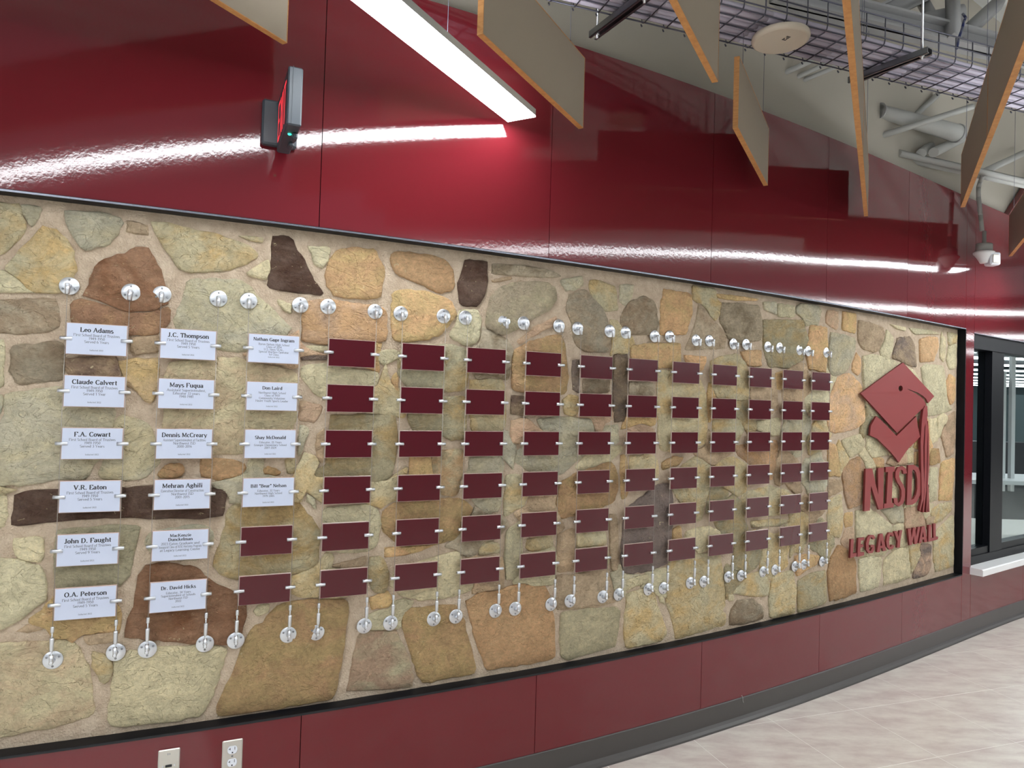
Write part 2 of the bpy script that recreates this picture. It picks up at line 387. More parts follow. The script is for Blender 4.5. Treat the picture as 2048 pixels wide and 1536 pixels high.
# ---------------------------------------------------------------- window at the right
win = structure(thing('window_1', None, None, W3(S_WIN, win_b, 0), th(S_WIN)))
SE = 8.2
def wbox(name, s0, s1, z0, z1, o0, o1, m): return curved_box(name, s0, s1, z0, z1, o0, o1, m, win)
wbox('head_frame', S_WIN, SE, win_t-.10, win_t-.004, .004, .10, BLACK)
wbox('head_flashing', S_WIN, SE, win_t-.006, win_t, FACE-.002, .02, LIP)
wbox('jamb', S_WIN, S_WIN+.008, win_b, win_t-.1, .004, .10, BLACK)
s_m0 = on_wall(1976, 900, .03)[0]; s_m1 = on_wall(2000, 900, .03)[0]
wbox('mullion', s_m0, s_m1, win_b+.03, win_t-.1, .012, .10, BLACK)
wbox('sash_rail', S_WIN+.006, SE, win_b+.055, win_b+.10, .02, .09, BLACK)
wbox('bottom_frame', S_WIN+.001, SE, win_b-.0, win_b+.055, .01, .10, BLACK)
wbox('pane', S_WIN+.008, s_m0, win_b+.10, win_t-.1, .055, .060, GLASS)
wbox('pane', s_m1, SE, win_b+.10, win_t-.1, .055, .060, GLASS)
curved_prof('window_sill', S_WIN-.012, SE, [(-.085, win_b-.045), (-.085, win_b-.008), (-.079, win_b-.002), (.012, win_b), (.012, win_b-.03), (FACE, win_b-.045)], SILL, win)
# the room behind the glass
room = structure(thing('wall_far_room', None, None, (6, 8, 0)))
def rbox(name, a, b, m):
    bm = bmesh.new(); add_box(bm, a, b); return bm_obj(name, bm, m, room)
rbox('far_floor', (3.4, 6.0, -.05), (22, 26, -.004), ROOMF)
rbox('far_wall', (3, 24, 0), (22, 24.2, 4.2), ROOMW)
rbox('far_partition', (8.0, 11.2, 0), (14, 11.3, 1.75), ROOMW)
rbox('dark_screen', (4.2, 9.0, 0), (5.72, 9.1, 2.6), ROOMD)
rbox('dark_counter', (5.9, 9.6, 0), (8.6, 9.9, 1.05), ROOMD)
rbox('strip_lamp', (4.4, 7.6, 2.7), (10, 7.75, 2.73), GLOW2)  # hidden lamp added behind the window head to light the posts
for px, w_ in ((2008, .035), (2026, .04)):
    p = at_y(px, 900, 7.6); rbox('white_post', (p.x-w_/2, p.y, 0.6), (p.x+w_/2, p.y+.05, 2.15 if px > 2010 else 1.9), SILL)
rbox('white_table', (4.6, 7.3, .70), (7.6, 8.2, .74), SILL)
rbox('far_ceiling', (3.6, 6.6, 3.0), (22, 26, 3.1), ROOMD)
for k in range(9):
    y = 9.5+k*1.55; rbox('strip_lamp', (5.0+k*.9, y, 2.30), (11+k*1.2, y+.10, 2.33), GLOW2)

# ================================================================ linear lights
LD = Vector((math.cos(math.radians(62.3)), math.sin(math.radians(62.3)), 0)); LP = Vector((LD.y, -LD.x, 0))
bm = bmesh.new(); add_box(bm, (-.0575, -4.9, .004), (.0575, 0, .030), bevel=.002); lamp_h = mesh_of('lamp_housing', bm, WHITEP)
bm = bmesh.new(); add_box(bm, (-.0565, -4.899, 0), (.0565, -.0012, .005)); lamp_d = mesh_of('lamp_diffuser', bm, GLOW)
bm = bmesh.new(); add_box(bm, (-.045, -4.88, .030), (.045, -.02, .033)); lamp_u = mesh_of('added_uplight_strip', bm, UPGLOW)  # added glowing strip on top of the housing, lifts the ceiling brightness
bm = bmesh.new(); add_tube(bm, (0, 0, .03), (0, 0, 1.7), .0012, n=5); lamp_w = mesh_of('lamp_wire', bm, GALV)
def linear_light(end, label):
    t = thing('linear_light', label, 'ceiling light', (end[0], end[1], EYE+1.02), math.radians(62.3-90), 'linear pendant lights')
    place('housing', lamp_h, t); place('diffuser', lamp_d, t); place('added_uplight', lamp_u, t)
    for y in (-.5, -4.4): place('hanging_wire', lamp_w, t, (0, y, 0))
endA = Vector((.0065, 2.530, 0)); step = 2.05
linear_light(endA, 'bright white linear light hanging over the stone wall, ending beside the leftmost full wooden board')
endB = Vector((3.50, 4.62, 0)); linear_light(endB, 'bright linear light seen as the long streak in the red panels over the maroon plaques')
linear_light(endB - LD*5.0, 'unseen linear light added to continue the second row back into the hall')  # out of view, kept for the light it gives
linear_light(endA - LD*5.0, 'unseen linear light added to continue the nearest row back into the hall')  # likewise out of view, there to light the hall
for k in range(1, 6):  # rows after the first are unseen, added for light and reflections
    e = Vector((6.15, 5.75, 0)) + LP*step*(k-1) - LD*.2*(k-1)
    linear_light(e, ['linear light mirrored low in the red panel above the window', 'unseen linear light added one row beyond the window wall', 'unseen linear light added two rows beyond the window wall', 'unseen linear light added three rows beyond the window wall', 'farthest added, unseen linear light row on the right of the hall'][k-1])
for k in range(2, 6):
    linear_light(Vector((6.15, 5.75, 0)) + LP*step*(k-1) - LD*.2*(k-1) + LD*5.0, 'linear light mirrored as a thin white line in the window glass, row %s' % ['', '', 'nearest', 'second', 'third', 'farthest'][k])
linear_light(Vector((-2.4, 1.55, 0))-LD*.6, 'unseen linear light added out on the left of the hall near the wall end')  # unseen row, added only for its light

# ================================================================ the stone field
sage = srgb(186, 180, 158); olive = srgb(196, 185, 152); pale = srgb(212, 201, 166); tan = srgb(192, 168, 138); brown = srgb(168, 146, 120)
dark = srgb(120, 98, 86); rust = srgb(184, 142, 112); orange = srgb(208, 168, 126); ochre = srgb(202, 174, 124); pink = srgb(202, 170, 142); grey = srgb(188, 174, 150)
purp = srgb(126, 111, 103); peach = srgb(218, 180, 136)
COL = dict(s=(sage, olive), l=(olive, ochre), p=(pale, olive), t=(tan, brown), b=(brown, grey), d=(dark, srgb(88, 62, 50)), r=(rust, srgb(152, 106, 76)),
           o=(orange, ochre), c=(ochre, orange), k=(pink, tan), g=(grey, srgb(140, 124, 100)), u=(purp, srgb(132, 116, 98)), e=(peach, orange))
# kind, then the outline in the photograph's pixels
STONES = """
l -25,402 40,408 53,455 38,478 10,505 -25,515
s 43,409 86,414 75,436 62,456 50,440
lc 85,452 110,458 148,500 152,545 140,575 115,585 72,585 55,575 38,558 6,537 20,525 62,478
p -25,540 6,541 37,561 53,576 68,585 -25,582
b -25,600 60,598 113,598 118,640 124,652 85,665 40,668 -25,666
s 127,420 180,424 232,431 246,445 235,470 220,487 196,493 174,503 152,485 140,455
t 254,441 296,450 298,470 254,463
l 300,442 340,446 372,455 420,466 460,477 503,492 518,512 492,527 450,540 415,545 375,543 355,535 330,500
R 166,591 180,560 195,525 230,512 254,506 272,494 298,495 311,525 330,560 330,575 340,605 300,622 253,622 215,607
Ro 140,610 166,597 214,611 250,626 300,626 338,612 342,640 318,667 290,672 262,668 200,690 150,660
ls 372,563 400,556 470,558 502,568 512,590 530,605 565,640 582,655 578,668 560,690 500,704 435,700 380,690 350,660 345,640 365,600
p 556,598 583,610 584,628 575,625 558,612
D 545,472 572,471 587,478 597,505 606,515 617,542 632,565 650,588 645,592 600,585 533,575 535,563 542,545 543,505
l 475,471 525,474 527,485 510,483
p 494,545 535,520 541,540 533,560 500,552
oc 660,520 680,498 750,497 757,512 768,540 768,562 760,568 762,595 700,596 668,592 652,570 650,545
p 615,492 660,495 658,515 645,535 632,530
ok 608,602 655,598 700,606 765,614 774,618 774,650 772,682 700,688 655,690 603,681 605,640
Oe 782,508 800,503 850,508 884,517 906,535 909,565 906,583 880,586 848,570 820,560 795,551 782,530
c 785,590 800,578 840,580 890,594 905,605 916,627 900,645 882,668 860,679 808,684 786,680 784,640
D 930,520 975,524 974,545 975,555 970,590 961,608 935,614 920,608 916,565 926,545
g 985,527 1040,530 1100,540 1122,553 1100,556 985,548
t 984,560 1022,552 1026,558 990,565
Gl 1000,574 1040,563 1095,565 1112,575 1112,600 1100,620 1072,635 1050,645 1035,658 1012,668 995,670 972,652 976,620 982,595
p 920,622 955,618 962,640 960,672 945,692 925,688 897,670 910,655
Pc 800,695 892,688 930,697 938,740 932,780 888,783 820,780 795,750
L 890,795 930,793 932,830 930,878 905,881 885,872 830,868 815,840 820,800
Ep 865,905 885,900 927,899 927,940 920,965 917,990 900,993 883,988 870,960 864,930
c 820,912 862,912 866,950 868,975 840,978 818,968
Co 800,1003 870,998 920,996 944,1012 943,1027 925,1040 920,1070 905,1080 876,1088 800,1092 765,1060 765,1020
o 770,1095 800,1094 870,1090 840,1103 800,1112 770,1115
p 875,1112 918,1102 925,1130 948,1165 945,1180 915,1190 870,1198 840,1200 800,1190 780,1170 790,1140 840,1125
B 22,690 60,688 100,683 128,685 130,720 126,760 95,764 55,768 30,769 20,745
p -25,681 7,681 8,770 0,776 -25,778
s 8,788 60,782 110,775 130,778 200,800 235,820 230,840 222,870 205,905 190,925 172,960 115,958 70,968 0,972 -25,973 -25,900 8,830
s -25,788 4,790 4,815 0,830 -25,835
bd 130,716 230,712 240,735 245,755 235,760 135,752
tc 235,722 315,715 318,750 310,790 305,808 293,808 275,785 255,770 247,750
t 262,680 285,672 320,672 322,700 300,706 270,712 258,700
ls 232,836 255,832 290,842 310,870 318,900 320,925 305,940 290,956 250,959 200,958 195,950 210,915 222,880
O 314,950 325,935 360,925 368,935 365,950 350,957 318,956
D 32,990 55,980 115,979 250,974 310,972 400,975 455,978 450,1005 445,1033 420,1035 400,1038 340,1036 300,1037 250,1034 180,1038 120,1043 60,1050 24,1054 25,1030
p -25,990 12,988 12,1030 8,1055 -25,1057
p 28,1077 85,1072 86,1100 84,1122 55,1120 28,1112 26,1095
p -25,1116 25,1118 60,1128 84,1130 92,1165 92,1203 60,1222 20,1250 -25,1270
t 30,1264 55,1250 80,1241 93,1250 85,1260 50,1265
lt -25,1286 50,1286 100,1282 152,1285 162,1300 177,1335 182,1370 187,1410 185,1430 150,1444 80,1460 0,1474 -25,1478
l 184,1302 215,1310 226,1330 222,1355 212,1368 198,1362 188,1335
t 169,1272 228,1264 228,1282 180,1290 169,1288
p 228,1325 250,1305 300,1297 400,1291 455,1296 447,1325 435,1365 418,1405 400,1432 350,1442 280,1450 218,1453 214,1440 224,1380
R 290,1130 330,1125 400,1138 420,1165 470,1185 492,1210 495,1225 485,1260 478,1290 460,1290 400,1287 300,1280 252,1275 250,1258 265,1215 275,1160
C 541,1222 575,1206 620,1200 697,1199 696,1225 690,1270 685,1310 675,1360 668,1395 620,1405 560,1415 480,1428 430,1433 440,1395 460,1360 480,1310 505,1255 528,1245
p 508,1222 520,1210 540,1208 535,1225 518,1232
Kp 706,1330 712,1290 720,1268 750,1262 795,1262 800,1280 815,1310 825,1350 826,1373 790,1378 740,1380 692,1383 697,1360
c 740,1195 775,1180 785,1200 778,1215 745,1220
Co 806,1225 832,1216 870,1213 912,1211 920,1218 930,1250 940,1280 952,1335 945,1348 900,1356 843,1366 834,1340 820,1300 804,1255
Oe 932,1203 955,1188 1000,1180 1040,1168 1090,1172 1100,1195 1108,1240 1110,1290 1108,1318 1050,1328 972,1340 965,1320 955,1290 942,1240
P 1122,1225 1180,1218 1235,1215 1241,1222 1238,1260 1232,1294 1180,1308 1132,1322 1121,1310 1121,1260
t 1112,1150 1150,1150 1215,1135 1222,1160 1232,1205 1190,1215 1115,1221 1110,1190
l 1254,1190 1285,1178 1306,1182 1320,1225 1333,1262 1325,1280 1290,1290 1252,1297 1248,1270
p 1252,1155 1295,1148 1297,1165 1262,1176 1250,1185
p 1312,1175 1328,1195 1330,1210 1322,1205
l 1338,1120 1390,1110 1440,1105 1448,1150 1452,1200 1455,1250 1400,1266 1352,1278 1345,1240 1332,1200 1335,1150
l 1464,1188 1480,1170 1497,1150 1525,1143 1540,1165 1536,1192 1500,1193 1478,1188
B 1460,1250 1462,1220 1478,1200 1505,1199 1525,1213 1529,1235 1518,1241 1480,1250
p 1455,1188 1466,1190 1468,1200 1458,1203
l 1545,1152 1585,1140 1592,1175 1590,1225 1562,1236 1540,1235 1538,1190
L 1596,1162 1620,1148 1650,1140 1652,1180 1653,1205 1620,1217 1596,1225
o 1590,1112 1615,1108 1640,1112 1632,1130 1610,1142 1594,1153
Oe 1676,1090 1690,1095 1712,1122 1712,1185 1690,1195 1660,1202 1655,1150 1658,1125
p 1718,1118 1740,1112 1764,1115 1762,1150 1758,1174 1722,1185 1718,1150
p 1768,1120 1790,1100 1817,1092 1820,1130 1822,1155 1800,1163 1768,1171
uk 1838,1090 1862,1088 1861,1130 1854,1150 1826,1158 1828,1140 1842,1112
lc 1866,1070 1880,1055 1905,1030 1906,1080 1906,1132 1872,1144 1868,1120
l 1865,1050 1862,1020 1880,1008 1904,1004 1903,1020 1885,1040
oc 1882,928 1890,922 1908,916 1906,960 1904,1000 1878,1001 1880,960
O 1861,899 1878,897 1880,925 1860,932
bk 1910,822 1898,832 1882,870 1888,892 1893,915 1906,907 1910,880
o 1900,748 1911,754 1911,800 1902,811 1892,780 1893,765
p 1842,735 1850,728 1888,732 1892,775 1895,805 1905,820 1880,828 1856,832 1850,780
e 1840,678 1860,673 1876,675 1876,695 1868,722 1840,724
bu 1795,676 1822,673 1830,690 1834,720 1834,735 1822,732 1800,722 1785,716 1788,700
p 1773,659 1786,675 1785,700 1777,719 1763,712 1759,702 1770,682
p 1884,664 1893,680 1892,710 1888,725 1880,715 1881,690
p 1897,693 1913,688 1912,735 1900,740 1893,720
l 1896,664 1914,668 1913,685 1898,690
t 1717,640 1740,645 1765,655 1770,668 1758,700 1750,705 1725,697 1716,680
c 1686,622 1712,628 1711,667 1685,660
k 1655,620 1678,622 1677,660 1665,655 1652,645
s 1662,665 1690,670 1712,678 1710,700 1700,730 1690,745 1664,752 1656,735 1658,700
e 1714,705 1722,715 1722,745 1716,752 1704,740 1706,725
ek 1660,795 1676,754 1700,745 1722,768 1728,800 1730,845 1708,858 1670,867 1655,860 1657,830
p 1726,712 1750,708 1790,722 1830,740 1842,760 1846,800 1850,830 1800,835 1740,832 1730,800 1726,760
p 1683,880 1720,868 1728,885 1725,900 1700,916 1690,900
p 1732,870 1760,875 1780,900 1775,910 1745,915 1733,900
Ok 1684,940 1702,920 1720,913 1732,935 1730,1005 1697,1018 1690,990 1686,960
c 1746,915 1768,916 1768,935 1750,935
p 1737,942 1800,932 1815,935 1812,1000 1790,1013 1760,1012 1737,1003
l 1812,900 1827,895 1826,925 1815,928
o 1830,905 1845,900 1845,930 1830,930
p 1861,936 1876,934 1875,960 1873,1000 1860,1005 1858,970
p 1711,1022 1740,1018 1765,1034 1785,1052 1782,1090 1770,1110 1740,1112 1715,1112 1712,1070
s 1762,1020 1805,1012 1808,1045 1785,1046
k 1810,1015 1838,1012 1850,1040 1848,1070 1815,1080 1810,1060
t 1852,1035 1870,1030 1868,1048 1855,1060
c 1690,1026 1706,1024 1706,1052 1692,1055 1688,1042
l 1658,1000 1684,988 1686,1030 1686,1055 1680,1075 1660,1070 1655,1040
k 1690,1060 1708,1055 1710,1110 1705,1115 1682,1085
c 1655,885 1672,890 1680,952 1658,952
t 1656,958 1680,960 1686,980 1657,995
p 1860,838 1874,836 1876,880 1860,890
p 1780,648 1812,655 1812,662 1795,658
p 1818,655 1860,660 1880,668 1830,669
lc 1180,560 1200,560 1232,572 1237,620 1210,623 1185,600 1178,575
s 1241,570 1268,570 1265,595 1250,611 1240,605
Bg 1262,600 1290,592 1312,605 1318,645 1310,668 1262,670 1240,650 1250,615
o 1329,578 1383,588 1384,630 1372,668 1345,671 1322,670 1321,620
b 1398,602 1410,622 1432,645 1453,670 1450,697 1410,698 1370,700 1388,660 1395,630
G 1443,605 1480,607 1518,612 1525,640 1524,680 1480,688 1458,678 1440,640
c 1433,587 1480,592 1518,598 1514,602 1460,600 1432,595
s 1527,604 1553,604 1553,629 1530,619
p 1556,607 1590,612 1590,634 1556,634
L 1527,640 1560,640 1605,640 1615,680 1605,720 1575,735 1540,735 1528,700
oc 1622,650 1655,655 1656,700 1650,745 1618,738 1612,700
Gt 1140,590 1172,580 1200,610 1215,640 1225,680 1215,705 1165,702 1148,680 1145,650 1132,620
s 1120,560 1165,552 1168,570 1150,580 1132,583
k 1112,632 1114,650 1090,660 1062,675 1040,690 1035,680 1070,655
Oc 1038,694 1062,684 1085,676 1110,669 1125,672 1132,700 1136,750 1133,781 1120,790 1060,786 1026,780 1024,730 1027,704
Bd 1023,790 1060,794 1115,799 1118,828 1060,832 1022,828
k 1023,842 1052,836 1070,850 1088,866 1045,886 1022,888 1021,860
s 1074,840 1120,834 1185,840 1190,870 1175,905 1150,925 1130,945 1100,955 1050,940 1020,915 1040,897 1092,878
l 1125,800 1140,788 1160,795 1160,830 1130,831
u 1145,722 1158,718 1160,786 1146,783
Bg 1165,712 1222,716 1219,785 1166,788
Bu 1228,712 1255,706 1256,770 1252,843 1230,846 1226,800
c 1264,690 1310,687 1362,687 1362,735 1316,736 1262,730
e 1370,710 1415,713 1407,740 1395,740 1371,725
l 1316,742 1345,740 1400,760 1412,790 1414,830 1413,885 1398,893 1345,905 1320,900 1316,850 1315,790
g 1260,764 1308,764 1308,793 1259,791
e 1482,703 1522,700 1522,733 1498,733 1488,718
l 1422,722 1445,712 1475,708 1492,728 1500,760 1495,800 1440,800 1422,775
c 1552,745 1568,742 1566,780 1552,775
s 1205,853 1237,851 1238,885 1210,900 1200,880
k 1255,855 1285,850 1310,858 1310,880 1262,900 1252,880
Oc 1120,965 1150,948 1200,930 1222,922 1235,940 1237,975 1228,1007 1200,1018 1150,1030 1120,1040 1112,1010
c 1241,910 1253,910 1259,980 1254,998 1243,998
l 1260,912 1310,910 1318,925 1319,950 1300,974 1263,982
O 1324,925 1342,914 1368,914 1360,928 1340,935 1326,940
l 1362,934 1394,912 1420,930 1425,960 1412,1000 1405,1040 1390,1045 1347,985 1347,944
uu 1275,1000 1300,982 1320,968 1340,968 1345,1000 1345,1040 1338,1090 1334,1128 1290,1143 1250,1148 1242,1120 1247,1050 1252,1020
Ok 1470,892 1500,888 1555,880 1556,900 1550,935 1545,960 1515,963 1500,928 1475,910
l 1427,934 1450,916 1470,914 1498,932 1508,955 1488,985 1476,993 1450,975 1428,950
p 1515,842 1560,835 1560,870 1548,872 1513,860
l 1425,838 1480,838 1490,860 1478,883 1425,883
l 1485,985 1540,972 1575,979 1588,1000 1570,1030 1500,1033 1482,1010
t 1568,963 1600,960 1605,985 1590,988 1577,976
p 1372,1062 1410,1052 1440,1062 1445,1085 1400,1108 1370,1078
l 1502,1042 1560,1038 1585,1040 1560,1052 1505,1055
o 1346,1058 1362,1052 1366,1078 1346,1080
lt 340,725 400,715 470,716 560,735 592,745 598,790 593,830 580,870 582,903 560,912 500,908 430,908 345,905 324,870 330,800 325,760
p 604,692 655,692 660,703 605,704
u 602,708 656,710 657,719 602,721
p 603,732 655,728 757,745 755,770 700,796 650,798 632,790 615,768 603,755
k 602,803 645,810 640,830 630,845 599,840
s 599,850 620,855 612,880 603,905 595,912
t 634,870 650,856 650,925 640,925 632,895
L 662,830 745,830 790,830 795,880 790,930 780,955 750,962 680,955 635,960 622,942 652,932 656,880
p 757,705 790,700 805,712 790,722 768,732 757,722
c 783,760 793,745 796,760 797,790 790,785
Oe 400,918 440,916 480,922 496,938 470,956 430,958 402,955
O 510,945 535,933 562,943 555,952
l 570,918 590,916 588,948 572,945
Cp 477,1005 590,1000 612,1020 635,1050 640,1090 634,1130 600,1145 560,1152 478,1160 450,1155 424,1133 440,1090 448,1060 452,1025
s 613,987 631,998 633,1020 615,1003
p 650,1015 740,1010 760,1024 760,1060 750,1095 735,1105 650,1105 645,1060
L 740,1115 765,1112 775,1140 775,1170 770,1188 742,1180 735,1140
t 660,1132 732,1112 730,1130 700,1138
P 115,1062 200,1052 280,1052 278,1072 270,1095 262,1150 240,1170 115,1178 110,1140 108,1100
s 290,1075 320,1058 400,1050 425,1060 430,1080 415,1100 400,1120 320,1118 295,1100 287,1090
l 940,760 1005,760 1012,780 1012,850 1005,862 945,862 938,820
s 940,915 1000,912 1010,925 1005,945 1005,1000 1000,1018 975,1030 950,1010 945,1000 935,960
l 1012,950 1045,950 1060,985 1048,1010 1020,1028 1008,1035 1010,1000
P 1012,1062 1042,1040 1045,1110 1035,1155 1012,1160 1010,1110
l 1055,1078 1105,1070 1108,1095 1060,1105 1050,1090
l 960,1085 1000,1085 1000,1105 960,1110
t 1116,1070 1148,1055 1150,1090 1148,1140 1116,1146 1113,1110
l 1155,1068 1210,1060 1212,1090 1155,1095
t 1218,1030 1235,1030 1237,1100 1234,1140 1222,1140
"""
F_STONE = .0315
Z0S, Z1S, S0S, S1S = Z_OPEN_B+.004, Z_OPEN_T-.004, -1.1, S_OPEN_R-.004
# mortar bed, a finely uneven sheet
ns_, nz_ = 300, 80; v = []; f = []
for i in range(ns_+1):
    s = S0S+(S1S+.002-S0S)*i/ns_
    for j in range(nz_+1):
        z = Z0S-.004+(Z1S-Z0S+.008)*j/nz_
        n = noise.noise(Vector((s*14, z*14, 0)))*.0022+noise.noise(Vector((s*60, z*60, 5)))*.0012
        v.append(W3(s, z, F_STONE+.0050+n))
for i in range(ns_):
    for j in range(nz_):
        a = i*(nz_+1)+j; f.append((a, a+nz_+1, a+nz_+2, a+1))
pydata('mortar_bed', v, f, MORTAR, wall, smooth=True)

def resample(poly, n):
    P = poly+[poly[0]]; d = [0]
    for a, b in zip(P, P[1:]): d.append(d[-1]+math.hypot(b[0]-a[0], b[1]-a[1]))
    out = []
    for k in range(n):
        t = d[-1]*k/n; i = max(j for j in range(len(d)) if d[j] <= t); i = min(i, len(P)-2); u = (t-d[i])/max(1e-9, d[i+1]-d[i])
        out.append((P[i][0]+(P[i+1][0]-P[i][0])*u, P[i][1]+(P[i+1][1]-P[i][1])*u))
    return out
def make_stone(poly, code, k):
    rough = code[0].isupper(); c0 = code[0].lower(); base = COL[c0][0]; second = COL[code[1].lower()][0] if len(code) > 1 else COL[c0][1]
    per = sum(math.hypot(poly[i][0]-poly[i-1][0], poly[i][1]-poly[i-1][1]) for i in range(len(poly)))
    n = max(16, min(60, int(per/.018))); P = resample(poly, n)
    P = [tuple((P[i-1][q]+10*P[i][q]+P[(i+1) % n][q])/12 for q in (0, 1)) for i in range(n)]
    cx = sum(p[0] for p in P)/n; cz = sum(p[1] for p in P)/n
    R = []
    for i, (s, z) in enumerate(P):
        d = math.hypot(s-cx, z-cz); j = noise.noise(Vector((s*38, z*38, k*3.1)))*.006+noise.noise(Vector((s*110, z*110, k)))*.005
        q = 1+(j+.0025)/max(d, .02); R.append((cx+(s-cx)*q, cz+(z-cz)*q))
    prot = rng.uniform(-.004, .0008); amp = .0045 if rough else .0022
    tl = (rng.uniform(-.02, .02), rng.uniform(-.02, .02))
    rings = []
    for mode in range(5):
        ring = []
        for s, z in R:
            d = math.hypot(s-cx, z-cz); 
            ins = [0, .0, .0042, None, None][mode]
            q = max(.3, 1-ins/max(d, .012)) if ins is not None else (.68 if mode == 3 else .34)
            a, b = cx+(s-cx)*q, cz+(z-cz)*q
            b = min(max(b, Z0S), Z1S); a = min(a, S1S)
            relief = noise.noise(Vector((a*16, b*16, k*1.7)))*amp+noise.noise(Vector((a*45, b*45, k)))*amp*.5
            off = [F_STONE+.020, F_STONE+.0022, F_STONE-.0012, F_STONE-.002, F_STONE-.0025][mode]+prot*(mode > 0)
            if mode >= 1: off += (relief if mode >= 2 else relief*.4)+tl[0]*(a-cx)+tl[1]*(b-cz)
            ring.append(W3(a, b, off))
        rings.append(ring)
    v = [p for r in rings for p in r]; v.append(W3(cx, cz, F_STONE-.0015+prot)); f = []
    for m in range(4):
        for i in range(n):
            j = (i+1) % n; f.append((m*n+i, m*n+j, (m+1)*n+j, (m+1)*n+i))
    for i in range(n): f.append((4*n+i, 4*n+(i+1) % n, 5*n))
    ar = sum(R[i-1][0]*R[i][1]-R[i][0]*R[i-1][1] for i in range(n))
    if ar < 0: f = [q[::-1] for q in f]
    o = pydata('stone', v, f, ROUGH if rough else STONE, wall, smooth=True)
    j = rng.uniform(.90, 1.08); w = rng.uniform(-.03, .03)
    o.color = (base[0]*j*(1+w), base[1]*j, base[2]*j*(1-w), 1)
    o['tint'] = [second[0]*j, second[1]*j, second[2]*j]
    return R
# raster of what is already covered, so that the strips hidden between traced stones get stones too
GS = .012; gw = int((S1S-S0S)/GS)+1; gh = int((Z1S-Z0S)/GS)+1
occ = np.zeros((gw, gh), bool); GX = S0S+(np.arange(gw)+.5)*GS; GZ = Z0S+(np.arange(gh)+.5)*GS
def mark(poly):
    xs = [p[0] for p in poly]; zs = [p[1] for p in poly]
    i0 = max(0, int((min(xs)-S0S)/GS)-1); i1 = min(gw, int((max(xs)-S0S)/GS)+2); j0 = max(0, int((min(zs)-Z0S)/GS)-1); j1 = min(gh, int((max(zs)-Z0S)/GS)+2)
    if i1 <= i0 or j1 <= j0: return
    X, Zg = np.meshgrid(GX[i0:i1], GZ[j0:j1], indexing='ij'); ins = np.zeros(X.shape, bool)
    for a, b in zip(poly, poly[1:]+poly[:1]):
        if a[1] == b[1]: continue
        c = ((a[1] > Zg) != (b[1] > Zg)) & (X < (b[0]-a[0])*(Zg-a[1])/(b[1]-a[1])+a[0]); ins ^= c
    occ[i0:i1, j0:j1] |= ins
k = 0
for ln in STONES.strip().splitlines():
    q = ln.split(); pts = [tuple(map(float, t.split(','))) for t in q[1:]]
    poly = []
    for x, y in pts:
        s, z = on_wall(x, y, F_STONE)
        poly.append((s, z))
    mark(make_stone(poly, q[0], k)); k += 1
nk = k
codes = ['l', 'p', 's', 't', 'l', 'c', 'k', 'p', 'g', 'L']
for it in range(95):
    d = np.where(occ, 0, 99).astype(float)
    d[0, :] = np.minimum(d[0, :], 1); d[-1, :] = 1; d[:, 0] = 1; d[:, -1] = 1; d[occ] = 0
    for r_ in range(14):
        e = d.copy()
        e[1:, :] = np.minimum(e[1:, :], d[:-1, :]+1); e[:-1, :] = np.minimum(e[:-1, :], d[1:, :]+1)
        e[:, 1:] = np.minimum(e[:, 1:], d[:, :-1]+1); e[:, :-1] = np.minimum(e[:, :-1], d[:, 1:]+1); d = e
    d = np.minimum(d, 7)+np.random.RandomState(it).rand(gw, gh)*.2
    i, j = np.unravel_index(np.argmax(d), d.shape)
    if d[i, j] < 2.2: break
    cs, cz = GX[i], GZ[j]; poly = []; m = 16
    for a in range(m):
        an = 2*math.pi*a/m+rng.uniform(-.12, .12); r_ = GS; lim = rng.uniform(.10, .15)
        while r_ < lim:
            ii = int((cs+r_*math.cos(an)-S0S)/GS); jj = int((cz+r_*math.sin(an)-Z0S)/GS)
            if ii < 0 or jj < 0 or ii >= gw or jj >= gh or occ[ii, jj]: break
            r_ += GS*.5
        r_ = max(.010, r_-.009); poly.append((cs+r_*math.cos(an), cz+r_*math.sin(an)))
    make_stone(poly, codes[rng.randrange(len(codes))], k); k += 1; mark(poly); occ[i, j] = True
print('stones', nk, k)

